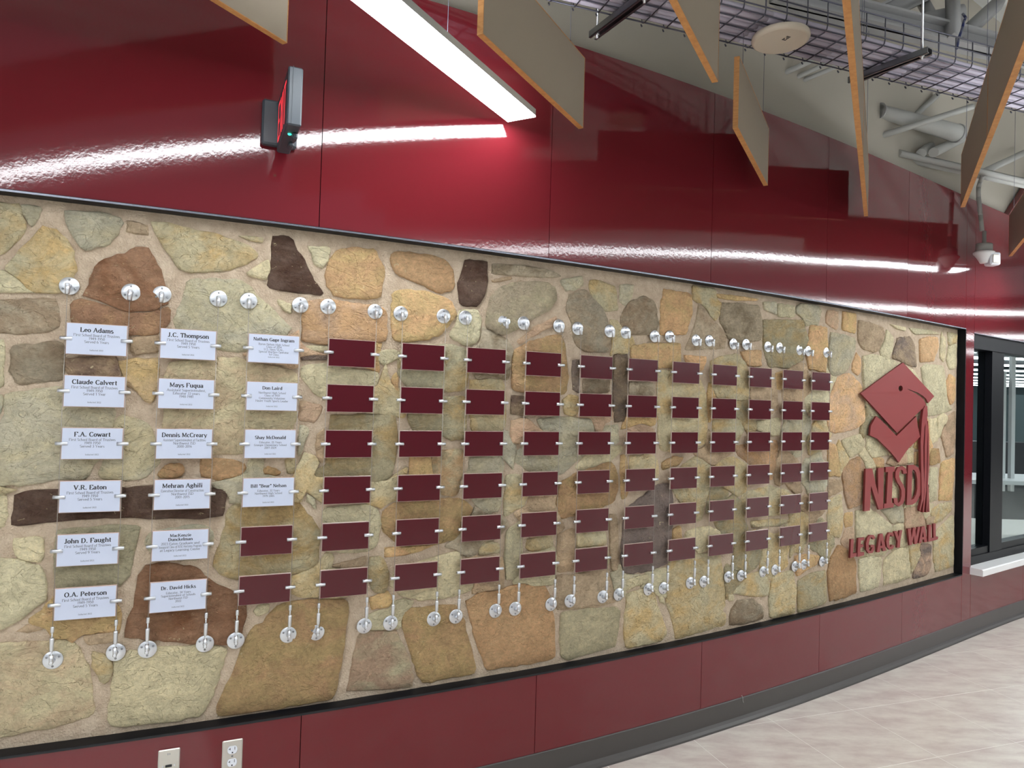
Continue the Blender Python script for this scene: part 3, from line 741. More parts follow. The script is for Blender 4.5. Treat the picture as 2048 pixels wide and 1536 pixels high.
# ================================================================ a small serif alphabet for the plaques (strokes: thick uprights, thin levels)
def A_(cx, cy, rx, ry, a0, a1, n=None):
    n = n or max(4, int(abs(a1-a0)/26)); return [(cx+rx*math.cos(math.radians(a0+(a1-a0)*i/n)), cy+ry*math.sin(math.radians(a0+(a1-a0)*i/n))) for i in range(n+1)]
X = 6.6
G = {
 'A': (9, [[(.8, 0), (4.5, 10), (8.2, 0)], [(2.3, 3.6), (6.7, 3.6)]]), 'B': (8, [[(1.4, 0), (1.4, 10)], [(1.4, 10), (4, 10)]+A_(4, 7.6, 2.3, 2.4, 90, -90)+[(1.4, 5.2)], [(4, 5.2)]+A_(4.1, 2.6, 2.9, 2.6, 90, -90)+[(1.4, 0)]]),
 'C': (8.4, [A_(4.8, 5, 3.8, 5, 42, 318)]), 'D': (9, [[(1.4, 0), (1.4, 10)], [(1.4, 10), (4, 10)]+A_(4, 5, 4, 5, 90, -90)+[(1.4, 0)]]),
 'E': (7.6, [[(1.4, 0), (1.4, 10)], [(1.4, 10), (6.6, 10), (6.7, 8.3)], [(1.4, 5.2), (5, 5.2)], [(1.4, 0), (6.8, 0), (7, 1.9)]]), 'F': (7.2, [[(1.4, 0), (1.4, 10)], [(1.4, 10), (6.6, 10), (6.7, 8.2)], [(1.4, 5.2), (5, 5.2)]]),
 'G': (9, [A_(4.8, 5, 3.9, 5, 45, 320), [(7.9, 0.9), (7.9, 4.4)], [(6, 4.4), (8.6, 4.4)]]), 'H': (9, [[(1.4, 0), (1.4, 10)], [(7.6, 0), (7.6, 10)], [(1.4, 5.2), (7.6, 5.2)]]),
 'I': (4.2, [[(2.1, 0), (2.1, 10)]]), 'J': (5.4, [[(3.6, 10), (3.6, 2)]+A_(2, 1.8, 1.6, 1.8, 0, -150)]), 'K': (9, [[(1.4, 0), (1.4, 10)], [(7.4, 10), (1.8, 4.4)], [(3.4, 5.8), (8, 0)]]),
 'L': (7.4, [[(1.4, 0), (1.4, 10)], [(1.4, 0), (6.6, 0), (6.9, 2)]]), 'M': (11, [[(1.4, 0), (1.4, 10)], [(1.4, 10), (5.4, 1)], [(5.4, 1), (9.4, 10)], [(9.4, 10), (9.4, 0)]]),
 'N': (9.2, [[(1.3, 0), (1.3, 10)], [(1.3, 10), (7.8, 0)], [(7.8, 0), (7.8, 10)]]), 'O': (9.4, [A_(4.7, 5, 3.9, 5, 0, 360)]), 'P': (7.6, [[(1.4, 0), (1.4, 10)], [(1.4, 10), (4, 10)]+A_(4, 7.4, 2.7, 2.6, 90, -90)+[(1.4, 4.8)]]),
 'R': (8.6, [[(1.4, 0), (1.4, 10)], [(1.4, 10), (4, 10)]+A_(4, 7.4, 2.6, 2.6, 90, -90)+[(1.4, 4.8)], [(4.2, 4.8), (7.8, 0)]]), 'S': (7, [A_(3.5, 7.5, 2.5, 2.5, 30, 225)+[(4.6, 4.6)]+A_(3.5, 2.6, 2.8, 2.6, 40, -150)]),
 'T': (8, [[(4, 0), (4, 10)], [(.7, 8.2), (.8, 10), (7.2, 10), (7.3, 8.2)]]), 'U': (9, [[(1.4, 10), (1.4, 3.4)]+A_(4.5, 3.2, 3.1, 3.2, 180, 360)+[(7.6, 10)]]), 'V': (8.8, [[(.7, 10), (4.4, 0), (8.1, 10)]]),
 'W': (12, [[(.6, 10), (3.4, 0), (6, 9), (8.6, 0), (11.4, 10)]]), 'Y': (8.6, [[(.8, 10), (4.3, 4.6), (7.8, 10)], [(4.3, 4.6), (4.3, 0)]]),
 'a': (6.2, [A_(2.9, 4.9, 2, 1.7, 160, 20)+[(4.8, 1.2), (5.8, .3)], [(4.8, 3.9)]+A_(2.6, 1.9, 1.8, 1.8, 80, 330)+[(4.8, 1.4)]]), 'b': (7, [[(1.3, 10), (1.3, .6)], A_(3.6, 3.3, 2.4, 3.2, 155, -155)]),
 'c': (5.6, [A_(3.2, 3.3, 2.4, 3.2, 45, 315)]), 'd': (7, [[(5.6, 10), (5.6, .2)], A_(3.3, 3.3, 2.4, 3.2, 25, 335)]), 'e': (5.9, [[(.9, 3.7), (5.1, 3.7)]+A_(3.1, 3.5, 2.2, 3, 5, 320)]),
 'f': (4.2, [[(1.9, 0), (1.9, 7.8)]+A_(3.3, 8.2, 1.4, 1.7, 180, 40), [(.4, X), (3.8, X)]]), 'g': (6.6, [A_(3, 4.4, 1.9, 2.1, 0, 360), [(4.3, 6.2), (6.2, 6.5)], [(2, 2.2), (1.6, 1)]+[(4.6, .6)]+A_(3.1, -.9, 2.3, 1.4, 30, -210)]),
 'h': (7.2, [[(1.3, 0), (1.3, 10)], A_(3.6, 4.4, 2.3, 2.1, 150, 0)+[(5.9, 0)]]), 'i': (3.4, [[(1.7, 0), (1.7, X)], [(1.7, 8.6), (1.7, 9.8)]]), 'j': (3.4, [[(1.9, X), (1.9, -1.6), (.6, -2.4)], [(1.9, 8.6), (1.9, 9.8)]]),
 'k': (7, [[(1.3, 0), (1.3, 10)], [(5.6, X), (1.6, 2.8)], [(3, 4), (6.4, 0)]]), 'l': (3.4, [[(1.7, 0), (1.7, 10)]]), 'm': (10.6, [[(1.3, 0), (1.3, X)], A_(3.4, 4.5, 2, 2, 150, 0)+[(5.4, 0)], A_(7.4, 4.5, 2, 2, 160, 0)+[(9.4, 0)]]),
 'n': (7.2, [[(1.3, 0), (1.3, X)], A_(3.6, 4.4, 2.3, 2.1, 150, 0)+[(5.9, 0)]]), 'o': (6.4, [A_(3.2, 3.3, 2.5, 3.2, 0, 360)]), 'p': (7, [[(1.3, X), (1.3, -3)], A_(3.6, 3.3, 2.4, 3.2, 155, -155)]),
 'q': (7, [[(5.6, X), (5.6, -3)], A_(3.3, 3.3, 2.4, 3.2, 25, 335)]), 'r': (5, [[(1.3, 0), (1.3, X)], A_(3.3, 4.4, 2, 2.1, 150, 50)]), 's': (5.2, [A_(2.6, 4.9, 1.7, 1.6, 40, 230)+[(3.4, 3)]+A_(2.6, 1.7, 1.9, 1.7, 40, -150)]),
 't': (4.4, [[(1.9, 8.8), (1.9, 1.6)]+A_(3, 1.5, 1.1, 1.4, 180, 310), [(.5, X), (4, X)]]), 'u': (7.2, [[(1.3, X), (1.3, 2)]+A_(3.5, 2.2, 2.2, 2.1, 180, 340), [(5.8, X), (5.8, 0)]]), 'v': (6.6, [[(.6, X), (3.3, 0), (6, X)]]),
 'w': (9.4, [[(.6, X), (2.8, 0), (4.7, 5.8), (6.6, 0), (8.8, X)]]), 'x': (6.6, [[(.8, X), (5.8, 0)], [(5.8, X), (.8, 0)]]), 'y': (6.6, [[(.6, X), (3.4, .2)], [(6, X), (3, -1.6), (1, -2.8)]]), 'z': (5.8, [[(.8, X), (5, X), (.8, 0), (5.1, 0)]]),
 '0': (6.6, [A_(3.3, 5, 2.4, 5, 0, 360)]), '1': (5, [[(1, 8.6), (2.7, 10), (2.7, 0)]]), '2': (6.4, [A_(3.1, 7.4, 2.2, 2.5, 165, -20)+[(.8, 0), (5.7, 0), (6, 1.4)]]), '3': (6.4, [A_(3, 7.6, 2.1, 2.3, 150, -80), A_(3, 2.7, 2.5, 2.7, 85, -150)]),
 '4': (6.6, [[(4.4, 0), (4.4, 10), (.6, 3), (6, 3)]]), '5': (6.4, [[(5.4, 10), (1.8, 10), (1.3, 5.6)]+A_(3, 3.1, 2.6, 3.1, 100, -150)]), '6': (6.6, [A_(5.2, 4, 4.2, 6, 100, 185), A_(3.4, 2.9, 2.4, 2.9, 0, 360)]), '7': (6.2, [[(.9, 8.4), (1, 10), (5.6, 10), (2.6, 0)]]),
 '8': (6.6, [A_(3.3, 7.5, 2, 2.4, 0, 360), A_(3.3, 2.6, 2.5, 2.6, 0, 360)]), '9': (6.6, [A_(3.2, 7.1, 2.4, 2.9, 0, 360), A_(1.4, 6, 4.2, 6, -80, 5)]),
 '.': (3.2, [[(1.6, 0), (1.6, 1.2)]]), ',': (3.2, [[(1.8, 1), (1.2, -1.6)]]), '-': (4.4, [[(.7, 3.6), (3.7, 3.6)]]), '"': (4.6, [[(1.2, 10), (1, 7.6)], [(3, 10), (2.8, 7.6)]]), ' ': (3.6, []),
}
def text_quads(txt, size, bold):
    """list of quads (x,z) with the line centred on x=0 and its baseline on z=0"""
    k = size/10; x = 0; Q = []
    th_, tn = (2.25, 1.0) if bold else (1.4, .75)
    def bar(a, b, w):
        dx, dy = b[0]-a[0], b[1]-a[1]; l = math.hypot(dx, dy) or 1; nx, ny = -dy/l*w/2, dx/l*w/2; ex, ey = dx/l*w*.18, dy/l*w*.18
        return [(a[0]-nx-ex, a[1]-ny-ey), (b[0]-nx+ex, b[1]-ny+ey), (b[0]+nx+ex, b[1]+ny+ey), (a[0]+nx-ex, a[1]+ny-ey)]
    for ch in txt:
        adv, st = G.get(ch, G[' '])
        for pl in st:
            for a, b in zip(pl, pl[1:]):
                l = math.hypot(b[0]-a[0], b[1]-a[1]) or 1; up = abs(b[1]-a[1])/l
                thin = (ch in 'AVWYvwyKkNMxX' and (b[0]-a[0])*(b[1]-a[1]) > 0) or (ch in 'NM' and abs(b[0]-a[0]) < .1)
                w = tn+(th_-tn)*(up**1.5)*(.45 if thin else 1)
                Q.append([((x+p[0])*k, p[1]*k) for p in bar(a, b, w)])
            for e, o in ((pl[0], pl[1]), (pl[-1], pl[-2])) if len(pl) > 1 else ():
                l = math.hypot(e[0]-o[0], e[1]-o[1]) or 1
                if abs(e[1]-o[1])/l > .7 and min(abs(e[1]-h) for h in (0, X, 10, -3)) < .05 and ch not in '1234567.,-"' and not (ch in 'NM' and False):
                    yy = e[1]+(tn*.4 if e[1] < 1 else -tn*.4)
                    Q.append([((x+p[0])*k, p[1]*k) for p in bar((e[0]-1.25, yy), (e[0]+1.25, yy), tn*.85)])
        x += adv+(.75 if bold else .35)
    w = x*k
    return [[(p[0]-w/2, p[1]) for p in q] for q in Q], w
# ================================================================ the plaques on their cables
PW, PH = .1524, .0885
COLS = [0.0, 0.2429, 0.4914, 0.7409, 0.9916, 1.2362, 1.4792, 1.7274, 1.9685, 2.2134, 2.4565, 2.7034, 2.9527, 3.1858]
ROWS = [.1823, .0308, -.1208, -.2743, -.4279, -.5815]
def plate_mesh(m):
    bm = bmesh.new(); add_box(bm, (-PW/2, -.0015, -PH/2), (PW/2, .0015, PH/2), bevel=.0004); return mesh_of('plate', bm, m)
plw, plr = plate_mesh(PLATE_W), plate_mesh(PLATE_R)
bm = bmesh.new(); add_box(bm, (-PW/2-.002, .0016, -PH/2-.0018), (PW/2+.002, .0075, PH/2+.0018), bevel=.0005); acr = mesh_of('acrylic_backing', bm, ACRYL)
bm = bmesh.new(); r = .0056
add_tube(bm, (-.0148, 0, 0), (.0148, 0, 0), r, n=14)
add_tube(bm, (-.0156, 0, 0), (-.0148, 0, 0), r*.75, r, n=14); add_tube(bm, (.0148, 0, 0), (.0156, 0, 0), r, r*.75, n=14)
bm.faces.ensure_lookup_table()
add_tube(bm, (-.0159, 0, 0), (-.0155, 0, 0), r*.45, n=8, mi=1)
clip = mesh_of('cable_clip', bm, [STEEL, BLACKM])
FS = 'First School Board of Trustees'
TEXTS = {(0, 0): ['Leo Adams', FS, '1949-1950', 'Served 6 Years'], (0, 1): ['Claude Calvert', FS, '1949-1950', 'Served 1 Year'], (0, 2): ['F.A. Cowart', FS, '1949-1950', 'Served 3 Years'],
 (0, 3): ['V.R. Eaton', FS, '1949-1950', 'Served 5 Years'], (0, 4): ['John D. Faught', FS, '1949-1950', 'Served 9 Years'], (0, 5): ['O.A. Peterson', FS, '1949-1950', 'Served 5 Years'],
 (1, 0): ['J.C. Thompson', FS, '1949-1950', 'Served 5 Years'], (1, 1): ['Mays Fuqua', 'Assistant Superintendent,', 'Educator 33 years', '1948-1981'], (1, 2): ['Dennis McCreary', 'Assistant Superintendent of Facilities', 'Northwest ISD', '2000-2016'],
 (1, 3): ['Mehran Aghili', 'Executive Director of Construction', 'Northwest ISD', '2001-2015'], (1, 4): ['MacKenzie|Dunckelman', '2023 Eaton Graduate and', 'Inaugural Class of RISE/Horizons Program'.replace('/', ' '), 'at Legacy Learning Center'],
 (1, 5): ['~Dr. David Hicks', 'Educator, 34 Years', 'Superintendent of Schools', 'Northwest ISD', '2022'], (2, 0): ['~Nathan Gage Ingram', 'Byron Nelson High School', 'Class of 2014', 'U.S. Navy SEAL,', 'Special Warfare Operator', '1st Class'],
 (2, 1): ['~Don Laird', 'Northwest High School', 'Class of 1959', 'Community Volunteer', 'Haslet Youth Sports Leader'], (2, 2): ['~Shay McDonald', 'Educator, 25 Years', 'Granger Elementary School', '2007-2024'],
 (2, 3): ['~Bill "Bear" Nelson', 'Educator, 32 Years', 'Northwest High School', '1979-2005']}
def lettering(t, lines):
    nm = lines[0]; small = nm.startswith('~'); nm = nm.lstrip('~'); two = '|' in nm
    quads = []; ns = .0098 if small else (.0088 if two else .0125)
    z = PH/2-(.0235 if not small else (.0225 if len(lines) < 6 else .0195))
    if len(lines) <= 4 and small: z -= .006
    if two: z = PH/2-.0185
    for part in nm.split('|'):
        q, w = text_quads(part, ns, True); quads.append((q, z, min(1, .125/w))); z -= .0118 if two else 0
    z -= (.0128 if not small else .0135) if not two else .0
    body = []; bs = .0072 if not small else .0062; lead = .0096 if not small else (.0080 if len(lines) > 5 else .0086)
    for ln in lines[1:]:
        q, w = text_quads(ln, bs, False); body.append((q, z, min(1, .118/w))); z -= lead
    z = min(z-.002, -PH/2+.0105) if len(lines) < 6 else z+.0005
    q, w = text_quads('Inducted 2022', .0042, False); body.append((q, z, 1))
    for nm_, lst, m in (('name_lettering', quads, INK), ('lettering', body, INKG)):
        v = []; f = []
        for q, zz, kx in lst:
            for i, quad in enumerate(q):
                b = len(v); v += [(p[0]*kx, -.00165-.00001*(i % 5), p[1]+zz) for p in quad]; f.append((b, b+1, b+2, b+3))
        o = pydata(nm_, v, f, m, None); o.parent = t; o['kind'] = 'stuff'
ordn = ['first', 'second', 'third', 'fourth', 'fifth', 'sixth', 'seventh', 'eighth', 'ninth', 'tenth', 'eleventh', 'twelfth', 'thirteenth', 'fourteenth']
rowname = ['top', 'second-row', 'third-row', 'fourth-row', 'fifth-row', 'bottom']
for c, s0 in enumerate(COLS):
    for r_, zt in enumerate(ROWS):
        white = (c, r_) in TEXTS; sc_ = s0+PW/2; zc = zt-PH/2
        cn = 'leftmost column' if c == 0 else ('rightmost column beside the red cap emblem' if c == 13 else ordn[c]+' column from the left')
        lab = ('white engraved name plaque, %s of the %s' if white else 'blank dark maroon plaque, %s of the %s') % (rowname[r_], cn)
        t = thing('name_plaque' if white else 'blank_plaque', lab, 'plaque', W3(sc_, zc), th(sc_), 'white name plaques' if white else 'blank maroon plaques')
        place('plate', plw if white else plr, t); place('acrylic_backing', acr, t)
        place('cable_clip', clip, t, (-PW/2-.001, -.0012, .000)); place('cable_clip', clip, t, (PW/2+.001, -.0012, .000))
        if white: lettering(t, TEXTS[(c, r_)])
# cables with their wall mounts
def flange_mesh():
    bm = bmesh.new(); add_lathe(bm, [(.0262, 0), (.0262, -.0022), (.0250, -.0034), (.006, -.0042)], n=28, axis='Y'); return mesh_of('wall_flange', bm, STEEL)
flange = flange_mesh()
bm = bmesh.new(); add_lathe(bm, [(.0034, 0), (.0030, -.0014), (.0012, -.0016)], n=10, axis='Y', mi=0); screw = mesh_of('screw', bm, STEELD)
AO = F_STONE-.0055                   # the flange sits this deep behind the plaques
def arm_mesh(up):
    bm = bmesh.new(); add_lathe(bm, [(.0075, AO-.003), (.0058, AO-.012), (.0052, .003), (.0052, -.004), (.0035, -.0062)], n=14, axis='Y')
    if up: add_tube(bm, (0, 0, .004), (0, 0, -.027), .0062, n=14)
    else: add_tube(bm, (0, 0, -.004), (0, 0, .022), .0055, n=14)
    return mesh_of('mount_arm', bm, STEEL)
armT, armB = arm_mesh(True), arm_mesh(False)
bm = bmesh.new()
add_tube(bm, (0, 0, .02), (0, 0, .034), .0022, n=10)
add_lathe(bm, [(.0034, .032), (.0056, .035), (.0058, .055), (.0062, .066), (.0058, .070), (.003, .071)], n=14)
add_tube(bm, (0, 0, .070), (0, 0, .086), .0024, n=10); add_lathe(bm, [(.0030, .085), (.0050, .087), (.0050, .101), (.0038, .103)], n=14)
tens = mesh_of('tensioner', bm, STEEL)
ZT, ZB = .290, -.788
bm = bmesh.new(); add_tube(bm, (0, 0, ZB+.10), (0, 0, ZT-.025), .00085, n=6); cab = mesh_of('cable', bm, WIRE)
for c, s0 in enumerate(COLS):
    for side in (0, 1):
        s = s0-.0035 if side == 0 else s0+PW+.0035
        cn = 'leftmost' if c == 0 else ('rightmost' if c == 13 else ordn[c])
        t = thing('cable_hanger', 'thin steel cable with round wall mounts, %s side of the %s plaque column' % ('left' if side == 0 else 'right', cn), 'cable', W3(s, 0, .0015), th(s), 'plaque hanging cables')
        place('cable', cab, t)
        jx = rng.uniform(-.004, .004); jz = rng.uniform(-.003, .003)
        for up, z in ((True, ZT+jz), (False, ZB-jz)):
            fl = place('wall_flange', flange, t, (0, AO, z)); place('mount_arm', armT if up else armB, t, (0, 0, z))
            for a in ((90, 210, 330) if up else (270, 30, 150)):
                place('screw', screw, fl, (.0178*math.cos(math.radians(a)), -.0034, .0178*math.sin(math.radians(a))))
        place('tensioner', tens, t, (0, 0, ZB-jz))

# ================================================================ raised red emblem and letters
def c8(l):                         # points read in the 5.12x enlargement whose corner is (1648, 880)
    return [(1648+x/5.12, 880+y/5.12) for x, y in l]
def c6(l): return [(1648+x/5.12, 600+y/5.12) for x, y in l]
def ribbon(pts, w):
    L_, R_ = [], []
    w = w if isinstance(w, (list, tuple)) else [w]*len(pts)
    for i, p in enumerate(pts):
        a = pts[max(0, i-1)]; b = pts[min(len(pts)-1, i+1)]; dx, dy = b[0]-a[0], b[1]-a[1]; l = math.hypot(dx, dy)
        nx, ny = -dy/l*w[i]/2, dx/l*w[i]/2; L_.append((p[0]+nx, p[1]+ny)); R_.append((p[0]-nx, p[1]-ny))
    return L_+R_[::-1]
LO0, LO1 = .004, .014
def raised(name, outlines, label=None, cat=None, group=None, parent=None, o0=LO0, o1=LO1):
    polys = [[on_wall(x, y, o0) for x, y in p] for p in outlines]
    o = wall_prism(name, polys, o0, o1, LOGO, parent, LOGOS)
    if label: tag(o, label, cat, group)
    return o
cap = thing('graduation_cap_emblem', 'flat red metal graduation cap emblem on the stone at the right', 'emblem', W3(4.3, -.1), th(4.3))
board = c6([(810, 640), (1130, 985), (1068, 1056), (1045, 1010), (1010, 978), (960, 948), (850, 908), (955, 966), (1000, 998), (1030, 1035), (1048, 1075), (748, 1360), (378, 955)])
hole = [(x, y) for x, y in c6([(785+22*math.cos(a*.5236), 905+30*math.sin(a*.5236)) for a in range(12)])]
raised('cap_board', [board, hole], parent=cap)
raised('cap_crown', [c6([(535, 1190), (600, 1245), (745, 1392), (945, 1192), (960, 1290), (985, 1400)]) + c8([(930, 25), (880, 70), (840, 120), (800, 180), (766, 232), (735, 185), (680, 120), (600, 40), (545, -15), (478, -45)]) + c6([(470, 1385), (480, 1290)])], parent=cap)
tas = [[(1035, 1085), (1058, 1085), (1062, 1180), (1030, 1300), (1018, 1500), (1020, 1700), (1030, 1900), (1020, 2040), (985, 2165), (978, 2150), (1000, 2040), (995, 1700), (990, 1450), (1003, 1230), (1018, 1120)],
       [(1040, 1260), (1056, 1200), (1066, 1300), (1058, 1500), (1052, 1800), (1048, 1950), (1022, 2176), (1012, 2174), (1030, 1950), (1030, 1800), (1030, 1500)],
       [(1066, 1240), (1078, 1400), (1078, 1700), (1066, 1880), (1070, 2000), (1058, 2176), (1048, 2174), (1052, 2000), (1056, 1850), (1064, 1600)],
       [(1071, 1890), (1082, 2172), (1070, 2170), (1066, 2010)]]
tt = [raised('tassel_strand', [c6(p)], parent=cap, o0=LO0-.004, o1=LO1) for p in tas]
LT = 'red metal letter %s of the large four letter word under the cap emblem'
raised('letter', [c8([(427, 296), (492, 291), (556, 560), (553, 289), (612, 284), (606, 704), (562, 714), (482, 470), (470, 722), (413, 730)])], LT % 'N', 'letter', 'large red letters')
raised('letter', [c8([(632, 278), (725, 272), (724, 322), (706, 326), (692, 642), (716, 646), (712, 690), (613, 700), (615, 654), (640, 650), (656, 328), (633, 330)])], LT % 'I', 'letter', 'large red letters')
sp_ = [(832, 345), (826, 305), (800, 285), (772, 292), (752, 330), (750, 380), (768, 425), (795, 465), (812, 515), (812, 580), (796, 640), (765, 662), (738, 645), (732, 596)]
raised('letter', [c8(ribbon(sp_, 38))], LT % 'S', 'letter', 'large red letters')
raised('letter', [c8([(862, 258), (920, 255), (968, 285), (992, 350), (1002, 450), (988, 560), (952, 630), (905, 662), (848, 666)]), c8([(903, 305), (896, 612), (920, 602), (942, 560), (955, 500), (955, 400), (942, 330), (922, 305)])], LT % 'D', 'letter', 'large red letters')
W8 = 30
LW = [('L', 'first', [[(277, 1017), (304, 1013), (296, 1162), (335, 1155), (333, 1189), (268, 1210)]]),
      ('E', 'second', [[(352, 1005), (414, 997), (412, 1026), (380, 1031), (377, 1072), (404, 1068), (402, 1098), (374, 1102), (372, 1152), (412, 1148), (410, 1182), (342, 1196)]]),
      ('G', 'third', None), ('A', 'fourth', [[(570, 966), (600, 958), (638, 1132), (606, 1140), (600, 1108), (576, 1112), (572, 1148), (542, 1150)], [(583, 1020), (578, 1084), (596, 1080)]]),
      ('C', 'fifth', None), ('Y', 'sixth', [[(718, 938), (748, 933), (764, 992), (775, 928), (803, 924), (782, 1030), (778, 1100), (748, 1104), (754, 1036)]]),
      ('W', 'seventh', [[(858, 908), (886, 904), (898, 1000), (912, 900), (934, 897), (944, 990), (962, 893), (986, 890), (954, 1062), (928, 1066), (920, 980), (900, 1074), (876, 1078)]]),
      ('A', 'eighth', [[(1000, 888), (1032, 883), (1058, 1042), (1028, 1048), (1024, 1018), (1004, 1021), (998, 1054), (972, 1058)], [(1014, 935), (1006, 994), (1022, 991)]]),
      ('L', 'ninth', [[(1072, 872), (1098, 868), (1096, 1006), (1124, 1001), (1122, 1032), (1068, 1042)]]),
      ('L', 'tenth', [[(1120, 858), (1144, 854), (1146, 992), (1168, 988), (1166, 1018), (1122, 1030)]])]
for ch, o_, out in LW:
    if ch == 'G': out = [ribbon([(514, 1012), (500, 985), (478, 985), (456, 1010), (444, 1062), (446, 1120), (464, 1150), (488, 1146), (506, 1112), (508, 1085), (478, 1090)], 28)]
    if ch == 'C': out = [ribbon([(706, 985), (696, 958), (676, 958), (660, 985), (652, 1040), (658, 1090), (676, 1110), (696, 1104), (708, 1078)], 28)]
    raised('letter', [c8(p) for p in out], 'small red metal letter %s, %s letter of the bottom words' % (ch, o_), 'letter', 'small red letters')

# ================================================================ exit sign, flag mounted
sE = .55; tE = th(sE)
ex = thing('exit_sign', 'black flag-mounted exit sign with glowing red letters high on the red wall', 'sign', W3(sE, .84, FACE), tE)
bm = bmesh.new(); add_box(bm, (-.047, -.030, -.060), (.060, 0, .082), bevel=.006); local(bm_obj('canopy', bm, EXITB, None), ex)
bm = bmesh.new(); add_box(bm, (0, -.29, -.083), (.040, -.028, .085), bevel=.004); add_box(bm, (.0125, -.2925, -.080), (.0135, -.029, .0855)); local(bm_obj('sign_body', bm, EXITB, None), ex)
bm = bmesh.new(); add_lathe(bm, [(.0055, 0), (.0055, -.003), (.003, -.005)], n=14, origin=(0, 0, 0)); o = bm_obj('status_light', bm, LEDG, None); local(o, ex); o.location = (.017, -.215, -.082)
for y0, y1, z0 in ((-.235, -.195, -.100), (-.150, -.110, -.096)):
    bm = bmesh.new(); add_box(bm, (.023, y0, z0), (.038, y1, -.082), bevel=.004); local(bm_obj('lamp_knuckle', bm, EXITB, None), ex)
def flat_letter(name, polys):       # drawn in (u, v): u runs from the wall outwards
    loops = [[Vector((u, v, 0)) for u, v in p] for p in polys]; tris = tessellate_polygon(loops); flat = [q for p in polys for q in p]
    v = [(-.0009, -.052-u, w) for u, w in flat]; o = pydata(name, v, [tuple(t) for t in tris], EXITR, None); local(o, ex); return o
st = .0095; h = .060
def letters():
    yield [[(0, -h), (.045, -h), (.045, -h+st), (st, -h+st), (st, -st/2), (.038, -st/2), (.038, st/2), (st, st/2), (st, h-st), (.045, h-st), (.045, h), (0, h)]]
    a = .058; yield [[(a, -h), (a+st*1.1, -h), (a+.0255, -.016), (a+.051-st*1.1, -h), (a+.051, -h), (a+.0325, 0), (a+.051, h), (a+.051-st*1.1, h), (a+.0255, .016), (a+st*1.1, h), (a, h), (a+.0185, 0)]]
    a = .122; yield [[(a, -h), (a+st, -h), (a+st, h), (a, h)]]
    a = .148; yield [[(a+.018, -h), (a+.018+st, -h), (a+.018+st, h-st), (a+.049, h-st), (a+.049, h), (a, h), (a, h-st), (a+.018, h-st)]]
for p in letters(): flat_letter('glowing_letter', p)

# ================================================================ hanging boards
BH = .265; BZ = EYE+1.02; BT = .019
def board_thing(far, length, label, wires=True, tone=1.0):
    t = thing('acoustic_board', label, 'ceiling board', (far[0], far[1], BZ), math.radians(62-90), 'hanging wooden boards')
    bm = bmesh.new(); add_box(bm, (.0008, -length+.002, .002), (BT-.0008, -.002, BH-.002)); local(bm_obj('board_core', bm, BOARD, None), t)
    for a, b in (((0, -length, 0), (BT, 0, .0025)), ((0, -length, BH-.0025), (BT, 0, BH)), ((0, -.0025, .0025), (BT, 0, BH-.0025)), ((0, -length, .0025), (BT, -length+.0025, BH-.0025))):
        bm = bmesh.new(); add_box(bm, a, b); local(bm_obj('edge_band', bm, WOOD, None), t)
    if wires:
        for y in (-.12, -length+.12):
            bm = bmesh.new(); add_tube(bm, (BT/2, y, BH-.001), (BT/2, y, BH+1.4), .0011, n=5); add_tube(bm, (BT/2, y, BH-.001), (BT/2, y, BH+.012), .004, n=8); local(bm_obj('hanging_wire', bm, GALV, None), t)
    return t
def bl(px, py): p = at_z(px, py, 1.02); return Vector((p.x, p.y, 0))
BD = Vector((math.cos(math.radians(62)), math.sin(math.radians(62)), 0))
board_thing(bl(565, 89), 1.5, 'wooden board hanging at the top left above the exit sign')
board_thing(bl(1157, 258), .742, 'large wooden board whose low end is beside the end of the bright linear light')
board_thing(bl(1424, 166), 1.3, 'wooden board in front of the wire cable tray, left of the white ceiling disc')
board_thing(bl(1527, 372), .750, 'short wooden board hanging free below the cable tray over the red wall')
f5 = bl(1728, 433); l5 = (bl(1719.5, 312)-f5).length
board_thing(f5, l5, 'far half of the edge-on wooden board just right of the white ceiling disc'); board_thing(f5-BD*(l5+.004), 1.9, 'near half of the edge-on wooden board just right of the white ceiling disc')
f6 = bl(1921, 415); l6 = (bl(1957, 278)-f6).length
board_thing(f6, l6, 'far half of the grey-faced wooden board at the upper right corner'); board_thing(f6-BD*(l6+.004), 1.9, 'near half of the grey-faced wooden board at the upper right corner')
board_thing(bl(2017, 513), 1.2, 'rightmost wooden board, only its low end showing beside the white sensor')

# ================================================================ wire cable tray
TZ = 1.42; ta2 = math.radians(19.5); tx = Vector((math.cos(ta2), math.sin(ta2), 0)); ty = Vector((-math.sin(ta2), math.cos(ta2), 0))
p0 = at_z(1069, 0, TZ); tw = .235; th_ = .105
org = Vector((p0.x, p0.y, EYE+TZ))-tx*.35-ty*tw
tray = thing('cable_tray', 'long wire mesh cable tray hanging across the upper right', 'cable tray', org, ta2)
TL = 3.2
bm = bmesh.new(); add_tube(bm, (0, 0, 0), (TL, 0, 0), .0028, n=6); lw = mesh_of('long_wire', bm, GALV)
for y, z in ((0.012, 0), (.06, -.0), (.1175, 0), (.175, 0), (.223, 0), (0, .022), (0, .062), (tw, .022), (tw, .062), (0, th_), (tw, th_)):
    place('long_wire', lw, tray, (0, y, z+.0045))
bm = bmesh.new()
path_tube(bm, [(0, 0, th_), (0, 0, .022), (0, .004, .007), (0, .016, 0), (0, tw-.016, 0), (0, tw-.004, .007), (0, tw, .022), (0, tw, th_)], .0025, n=6)
add_tube(bm, (0, tw-.002, -.006), (0, tw+.004, .004), .0032, n=5)
cw = mesh_of('cross_wire', bm, GALV)
for k in range(int(TL/.094)): place('cross_wire', cw, tray, (.03+k*.094, 0, 0))
rr = random.Random(3); q = 0
